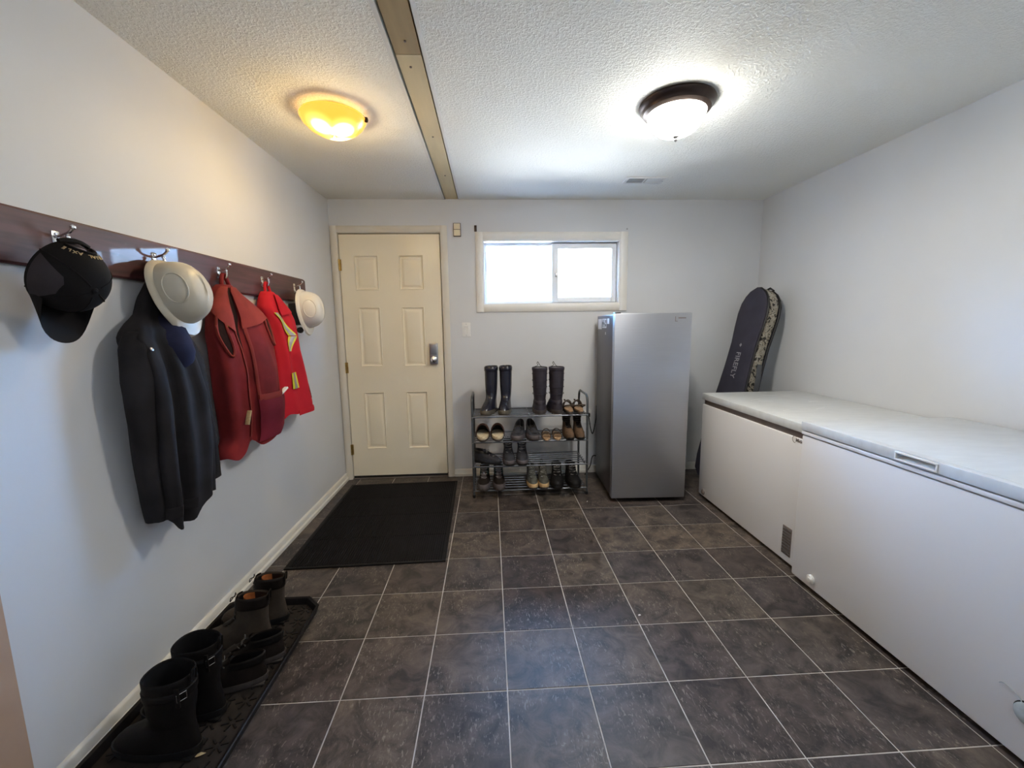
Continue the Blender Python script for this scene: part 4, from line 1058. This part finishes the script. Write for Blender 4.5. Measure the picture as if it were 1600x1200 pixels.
    if pull:
        yb_ = yh3 + .002 if pull > 0 else yt3 - .002
        MB().tube(smoother([(-.010 + skew * w3, yb_, zt - .020), (-.008 + skew * w3, yb_ + .005 * pull, zt + .014), (.008 + skew * w3, yb_ + .005 * pull, zt + .014), (.010 + skew * w3, yb_, zt - .020)], 5), .0028, 6).build('pull_tab', mats.get('pull', mats['upper']), t)
    if band:
        za, zb_, mm = band
        g = [ring3(z, SP(z, 1) - .003, SP(z, 2) + .003, SP(z, 3) + .003, skew=skew) for z in (za, (za + zb_) / 2, zb_)]
        MB().loft([ring3(za - .002, SP(za, 1), SP(za, 2), SP(za, 3), skew=skew)] + g + [ring3(zb_ + .002, SP(zb_, 1), SP(zb_, 2), SP(zb_, 3), skew=skew)]).build('strap_band', mm, t, angle=60)
    if buckle:
        z, ang = buckle; w_ = SP(z, 3) + .006; yt_, yh_ = SP(z, 1), SP(z, 2)
        p = Vector((w_ * math.cos(ang), lerp(yt_, yh_, .5) + (yh_ - yt_) / 2 * 1.08 * math.sin(ang), z))
        out_ = Vector((math.cos(ang), math.sin(ang), 0)); sd = Vector((-math.sin(ang), math.cos(ang), 0)); U = Vector((0, 0, 1))
        MB().tube([p + sd * .012 + U * .011, p - sd * .012 + U * .011, p - sd * .012 - U * .011, p + sd * .012 - U * .011], .0016, 6, closed=True).build('buckle', M['chrome'], t)
        MB().box((-.003, -.006, -.030), (.003, .006, .03), .001, Matrix.Translation(p - out_ * .002 - sd * .010)).build('buckle_strap', mats['upper'], t)
    return t
LOW = lambda L, w, h: [(.012, -L / 2, L / 2, w), (.030, -L / 2 + .002, L / 2, w), (.045, -L / 2 + .016, L / 2 - .002, w * .95), (.058, -L / 2 + .050, L / 2 - .004, w * .88), (.070, -L / 2 + .085, L / 2 - .004, w * .78), (.082, -L / 2 + .115, L / 2 - .004, w * .70), (h, -L / 2 + .135, L / 2 - .002, w * .66)]
HIGH = lambda L, w, h, st: [(.014, -L / 2, L / 2, w), (.035, -L / 2 + .002, L / 2, w), (.055, -L / 2 + .018, L / 2 - .003, w * .94), (.070, -L / 2 + .060, L / 2 - .005, w * .84), (.090, -L / 2 + .105, L / 2 - .008, w * .74), (.115, -L / 2 + .140, L / 2 - .008, w * .70), (h, L / 2 - .006 - st, L / 2 + .002, w * .74)]
TALL = lambda L, w, h, st, tw: [(.014, -L / 2, L / 2, w), (.035, -L / 2 + .002, L / 2, w), (.055, -L / 2 + .020, L / 2 - .003, w * .94), (.075, -L / 2 + .065, L / 2 - .006, w * .86), (.100, -L / 2 + .115, L / 2 - .010, w * .78), (.13, L / 2 - .010 - st * .86, L / 2 - .012, tw * .84), (h * .6, L / 2 - .004 - st * .94, L / 2 - .004, tw * .94), (h, L / 2 + .004 - st, L / 2 + .004, tw)]

# tray footwear, toes towards the left wall (local -y -> world -x): rotz = -90 deg
TZ = .0106
WL = math.radians(-90)
bl = dict(upper=M['bootblack'], sole=M['dark'], lining=M['dark'])
for (x, y, a, lab) in ((-1.046, 1.185, -6, 'tall black pull-on work boot with buckle, the one nearest the camera'), (-1.050, 1.305, -2, 'tall black pull-on work boot with buckle, between its twin and the low shoes')):
    shoe('work_boot', lab, 'boot', (x, y, TZ), WL + math.radians(a), TALL(.270, .048, .262, .140, .059), .026, bl, 'tall black boots in the tray', lining_d=.16, band=(.205, .228, M['bootblack']), buckle=(.216, math.radians(58)), pull=1)
bm_ = dict(upper=M['brownleather'], sole=M['dark'], lining=M['dark'], collar=M['darkleather'], pull=M['darkleather'], tongue=M['darkleather'], bumper=M['brownleather'])
for (x, y, a, lab) in ((-1.062, 1.622, 3, 'muddy brown laced ankle boot with orange lining, behind the low shoes'), (-1.058, 1.752, 2, 'muddy brown laced ankle boot with orange lining, at the far end of the tray')):
    t = shoe('ankle_boot', lab, 'boot', (x, y, TZ), WL + math.radians(a), HIGH(.272, .047, .205, .112), .024, bm_, 'brown ankle boots in the tray', laces=5, tongue=(.085, .212, .020), collar=.045, lining_d=.13, pull=1, bumper=.050)
    ar = []
    for k in range(9):
        a = lerp(math.radians(195), math.radians(345), k / 8)
        ar.append([Vector((.026 * math.cos(a), .083 + .040 * math.sin(a), z_)) for z_ in (.120, .160, .202 + .006 * math.sin(k / 8 * PI))])
    o = MB().loft(ar, closed=False).build('felt_lining', M['orange'], t, angle=60); o['label'] = 'orange felt lining'
ld = dict(upper=M['darkleather'], sole=M['solegrey'], lining=M['dark'], collar=M['bootblack'])
for (x, y, a, lab) in ((-.972, 1.412, 10, 'low dark brown leather shoe between the tall boots and ankle boots'), (-.958, 1.517, 12, 'low dark brown leather shoe tucked against the nearer ankle boot')):
    shoe('low_shoe', lab, 'shoe', (x, y, TZ), WL + math.radians(a), LOW(.255, .046, .098), .024, ld, 'low dark shoes in the tray', laces=3, tongue=(.060, .104, .018), collar=.022, lining_d=.05, dz_top=.012)

# ------------------------------------------------------------------ shoe rack
RK = thing('shoe_rack', 'grey four tier metal shoe rack with bent tube ends under the window', 'shoe rack', (.285, 3.20, 0))
RX0, RX1, RYF, RYB = -.428, .432, -.155, .150
TIER = (.052, .240, .428, .620)
def tilt(x): return 0.0
for sx in (RX0, RX1):
    pts = [(sx, RYF, .012), (sx, RYF, .700), (sx, RYF + .012, .745), (sx, RYF + .045, .768), (sx, RYB - .045, .768), (sx, RYB - .012, .745), (sx, RYB, .700), (sx, RYB, .012)]
    pts = pts[:2] + smoother(pts[1:4], 5)[1:-1] + pts[3:5] + smoother(pts[4:7], 5)[1:-1] + pts[6:]
    MB().tube(pts, .0085, 10).build('end_frame', M['rack'], RK)
    for y in (RYF, RYB): MB().cyl((sx, y, 0), (sx, y, .022), .0115, 10).build('foot_cap', M['dark'], RK)
    for z in TIER:
        MB().cyl((sx, RYF - .0105, z), (sx, RYF, z), .0048, 8).build('bolt', M['chrome'], RK)
for z in TIER:
    sh = MB().cyl((RX0, RYF, z), (RX1, RYF, z), .0058, 10).cyl((RX0, RYB, z + .004), (RX1, RYB, z + .004), .0058, 10)
    sh = sh.build('shelf_rail', M['bar'], RK)
    for x in (RX0 + .012, RX1 - .012, .0): MB().cyl((x, RYF, z - .002), (x, RYB, z + .002), .0045, 8).build('cross_bar', M['bar'], sh)
    for k in range(5):
        y = lerp(RYF, RYB, (k + 1) / 6); zz_ = z + .004
        MB().cyl((RX0, y, zz_), (RX1, y, zz_), .0042, 8).build('shelf_bar', M['bar'], sh)
def on_tier(i): return TIER[i] + .0108

# shoes on the rack (toes towards the camera at rotz 0, heels at 180)
R = math.radians
we = dict(upper=M['wellie'], sole=M['mud'], lining=M['dark'], bumper=M['mud'])
for x, a, lab in ((-.016, -20, 'glossy navy black rubber boot, the outer one beside the rack end'), (.106, -10, 'glossy navy black rubber boot next to the gap on the top tier')):
    shoe('rubber_boot', lab, 'boot', (x, 3.165, on_tier(3)), R(a), TALL(.255, .048, .350, .128, .050), .022, we, 'rubber boots on the rack top', lining_d=.2, bumper=.034, welt=True, band=(.318, .345, M['wellie']))
wi = dict(upper=M['winter'], sole=M['solegrey'], lining=M['lacelight'], collar=M['winter'])
for x, a, lab in ((.372, 176, 'tall dark purple grey winter boot with drawcord, beside the rubber boots'), (.490, 184, 'tall dark purple grey winter boot with drawcord, beside the sandals')):
    t = shoe('winter_boot', lab, 'boot', (x, 3.175, on_tier(3)), R(a), TALL(.270, .056, .345, .138, .058), .030, wi, 'winter boots on the rack top', lining_d=.12, collar=.018, band=(.075, .100, M['winter']))
    MB().tube(smoother([(-.03, .02, .345), (-.01, .01, .352), (.004, .004, .372), (.012, .01, .384), (.018, .012, .372), (.010, .008, .358), (.04, .03, .348)], 5), .0022, 6).build('drawcord', M['lace'], t)
    for q in (.15, .20, .25, .30):
        MB().tube([(.059 * math.cos(b) * (.90 + .25 * q), .058 + .075 * math.sin(b), q) for b in [2 * PI * k / 24 for k in range(24)]], .002, 5, closed=True).build('quilt_seam', M['winter'], t)

def arch_strap(mb, y0, y1, hw, h0, h1, th=.004, n=14, base=.018):
    """A strap arching over the foot between y0 and y1."""
    out_, in_ = [], []
    for y, h_ in ((y0, h0), ((y0 + y1) / 2, (h0 + h1) / 2 + .003), (y1, h1)):
        out_.append([Vector((hw * math.cos(PI * k / n), y, base + (h_ - base) * math.sin(PI * k / n))) for k in range(n + 1)])
        in_.append([Vector(((hw - th) * math.cos(PI * k / n), y, base + (h_ - base - th) * math.sin(PI * k / n))) for k in range(n + 1)])
    mb.loft(out_, closed=False); mb.loft(in_, closed=False)
    mb.loft([out_[0], in_[0]], closed=False); mb.loft([out_[-1], in_[-1]], closed=False)
    return mb
def slab_sole(t, L, w, z0, z1, m, name, grow=0.0):
    o_ = outline(-L / 2, L / 2, w)
    MB().loft([[Vector((x * (1 - .02), y * .99, z0)) for x, y in o_], [Vector((x, y, lerp(z0, z1, .3))) for x, y in o_], [Vector((x, y, lerp(z0, z1, .8))) for x, y in o_], [Vector((x * .97, y * .985, z1)) for x, y in o_]], True, True).build(name, m, t, angle=50)
for x, a, lab in ((.590, 180, 'brown strappy sandal with tan footbed, beside the winter boots'), (.668, 180, 'brown strappy sandal with tan footbed, beside the curved rack end')):
    t = thing('sandal', lab, 'sandal', (x, 3.150, on_tier(3)), R(a), 'sandals on the rack top')
    slab_sole(t, .240, .037, 0, .016, M['solegrey'], 'sole'); slab_sole(t, .232, .035, .016, .026, M['cork'], 'footbed')
    arch_strap(MB(), -.085, -.050, .037, .062, .074).build('toe_strap', M['sandal'], t, angle=60)
    arch_strap(MB(), -.030, .004, .036, .082, .090).build('instep_strap', M['sandal'], t, angle=60)
    MB().tube(smoother([(.034, .0, .03), (.035, .07, .055), (.026, .112, .066), (0, .122, .070), (-.026, .112, .066), (-.035, .07, .055), (-.034, 0, .03)], 5), .005, 6).build('heel_strap', M['sandal'], t)
    box((.018, -.030, .080), (.030, -.004, .090), .002).build('buckle', M['bronze'], t)
# second tier
for x, a, lab in ((-.070, 180, 'red brown slipper with cream fleece footbed, at the rack end'), (.044, 180, 'red brown slipper with cream fleece footbed, next to the gap on its tier')):
    t = thing('slipper', lab, 'slipper', (x, 3.150, on_tier(2)), R(a), 'slippers on the second tier')
    slab_sole(t, .255, .050, 0, .014, M['solegrey'], 'sole'); slab_sole(t, .248, .049, .014, .034, M['fleece'], 'fleece_footbed')
    rings = []
    for y, w_, h_ in ((.020, .054, .112), (-.010, .055, .112), (-.045, .054, .096), (-.080, .050, .074), (-.105, .042, .056), (-.122, .026, .042), (-.130, .006, .030)):
        rings.append([Vector((w_ * math.cos(PI * k / 16), y, .012 + (h_ - .012) * math.sin(PI * k / 16) ** .8)) for k in range(17)])
    mb = MB(); mb.loft(rings, closed=False)
    inr = [[Vector((p.x * .92, p.y + .001, .012 + (p.z - .012) * .93)) for p in r_] for r_ in rings]; mb.loft(inr, closed=False); mb.loft([rings[0], inr[0]], closed=False)
    mb.build('vamp', M['slipper'], t, angle=60)
    MB().loft([[Vector((p.x * .99, p.y * 1, p.z * .99)) for p in [Vector((q.x * .91, q.y + .004, .012 + (q.z - .012) * .92)) for q in r_]] for r_ in rings[:6]], closed=False).build('lining', M['dark'], t, angle=60)
sn = dict(upper=M['sneaker'], sole=M['solegrey'], lining=M['dark'], bumper=M['toegrey'], collar=M['dark'])
for x, a, lab in ((.204, -12, 'dark blue grey sneaker with loose lace loop, nearer the slippers'), (.310, 4, 'dark blue grey sneaker beside the flat strap sandals')):
    t = shoe('sneaker', lab, 'shoe', (x, 3.135, on_tier(2)), R(a), LOW(.260, .050, .092), .020, sn, 'sneakers on the second tier', laces=3, tongue=(.052, .084, .020), collar=.020, bumper=.038, dz_top=.045)
for x, a, lab in ((.418, 174, 'flat brown strap sandal lying beside the sneakers'), (.499, 176, 'flat brown strap sandal lying beside the hiking shoes')):
    t = thing('flat_sandal', lab, 'sandal', (x, 3.130, on_tier(2)), R(a), 'flat sandals on the second tier')
    slab_sole(t, .245, .036, 0, .012, M['cork'], 'sole')
    arch_strap(MB(), -.050, -.005, .037, .052, .062, base=.008).build('wide_strap', M['sandal'], t, angle=60)
    arch_strap(MB(), .045, .072, .036, .050, .052, base=.008).build('heel_strap', M['sandal'], t, angle=60)
hk = dict(upper=M['hiker'], sole=M['dark'], lining=M['dark'], collar=M['darkleather'], tongue=M['darkleather'], bumper=M['hiker'])
for x, a, lab in ((.584, 1, 'brown hiking shoe with dark collar, the one nearer the flat sandals'), (.666, -1, 'brown hiking shoe with dark collar, the one at the rack end')):
    shoe('hiking_shoe', lab, 'shoe', (x, 3.130, on_tier(2)), R(a), HIGH(.262, .038, .155, .112), .020, hk, 'brown hiking shoes on the second tier', laces=5, tongue=(.075, .160, .018), collar=.045, lining_d=.07, bumper=.045)
# third tier
bk = dict(upper=M['sneaker'], sole=M['dark'], lining=M['dark'], collar=M['dark'], bumper=M['sneaker'])
shoe('walking_shoe', 'dark low walking shoe lying sideways at the end of the third tier', 'shoe', (-.040, 3.120, on_tier(1)), R(62), LOW(.235, .046, .092), .020, bk, None, laces=3, tongue=(.055, .10, .018), collar=.018, lace_m='lacelight', dz_top=.01)
bp_ = dict(upper=M['sneaker'], sole=M['dark'], lining=M['dark'], collar=M['sneaker'], bumper=M['toegrey'], pull=M['dark'])
for x, a, lab in ((.125, 3, 'dark high top shoe with pull loops, beside the sideways shoe'), (.229, -2, 'dark high top shoe with pull loops, beside the empty shelf stretch')):
    shoe('high_top_shoe', lab, 'shoe', (x, 3.125, on_tier(1)), R(a), HIGH(.250, .047, .150, .110), .018, bp_, 'high top shoes on the third tier', laces=4, tongue=(.075, .165, .018), collar=.03, pull=1, bumper=.040, lining_d=.07, lace_m='lacelight')
# bottom tier
bh = dict(upper=M['darkleather'], sole=M['solegrey'], lining=M['teal'], collar=M['teal'], tongue=M['toegrey'], bumper=M['toegrey'])
for x, a, lab in ((-.066, -4, 'dark brown hiking shoe with teal collar, at the end of the bottom tier'), (.046, 2, 'dark brown hiking shoe with teal collar, beside the bottom gap')):
    shoe('hiking_shoe', lab, 'shoe', (x, 3.130, on_tier(0)), R(a), HIGH(.270, .048, .142, .115), .022, bh, 'teal collared shoes on the bottom tier', laces=4, tongue=(.075, .150, .019), collar=.05, bumper=.048, lining_d=.06, lace_m='lacelight')
tl = dict(upper=M['trail'], sole=M['solegrey'], lining=M['dark'], collar=M['trail'], tongue=M['trail'], bumper=M['tanbumper'])
for x, a, lab in ((.303, 2, 'grey trail shoe with tan toe cap, beside the bottom gap'), (.392, -2, 'grey trail shoe with tan toe cap, beside the black shoes')):
    shoe('trail_shoe', lab, 'shoe', (x, 3.128, on_tier(0)), R(a), HIGH(.260, .042, .132, .110), .018, tl, 'grey trail shoes on the bottom tier', laces=5, tongue=(.070, .140, .017), collar=.02, bumper=.042, pull=1, lining_d=.06, lace_m='lacelight')
bs = dict(upper=M['rubber'], sole=M['dark'], lining=M['dark'], collar=M['dark'], bumper=M['rubber'])
for x, a, lab in ((.500, -6, 'black laced shoe beside the grey trail shoes'), (.622, 4, 'black laced shoe at the bottom rack foot')):
    shoe('black_shoe', lab, 'shoe', (x, 3.130, on_tier(0)), R(a), HIGH(.268, .052, .138, .115), .022, bs, 'black shoes on the bottom tier', laces=4, tongue=(.075, .148, .020), collar=.03, bumper=.046, lining_d=.06, lace_m='lacelight')

# pale crumbs on the tiles
for k, (x, y) in enumerate(((.640, 1.680), (.690, 2.905))):
    o = MB().loft([[(-.006, -.002, 0), (-.004, .004, 0), (.004, .003, 0), (.006, -.003, 0)], [(-.005, -.001, .003), (-.003, .003, .003), (.003, .002, .003), (.005, -.002, .003)]], True, True).build('paper_crumb', M['paper'])
    o.location = (x, y, 0); o.rotation_euler = (0, 0, .9 * k + .4)
    tag(o, ('tiny white paper crumb on a dark tile in the middle of the floor', 'tiny white paper crumb on the tiles beside the steel freezer')[k], 'crumb')
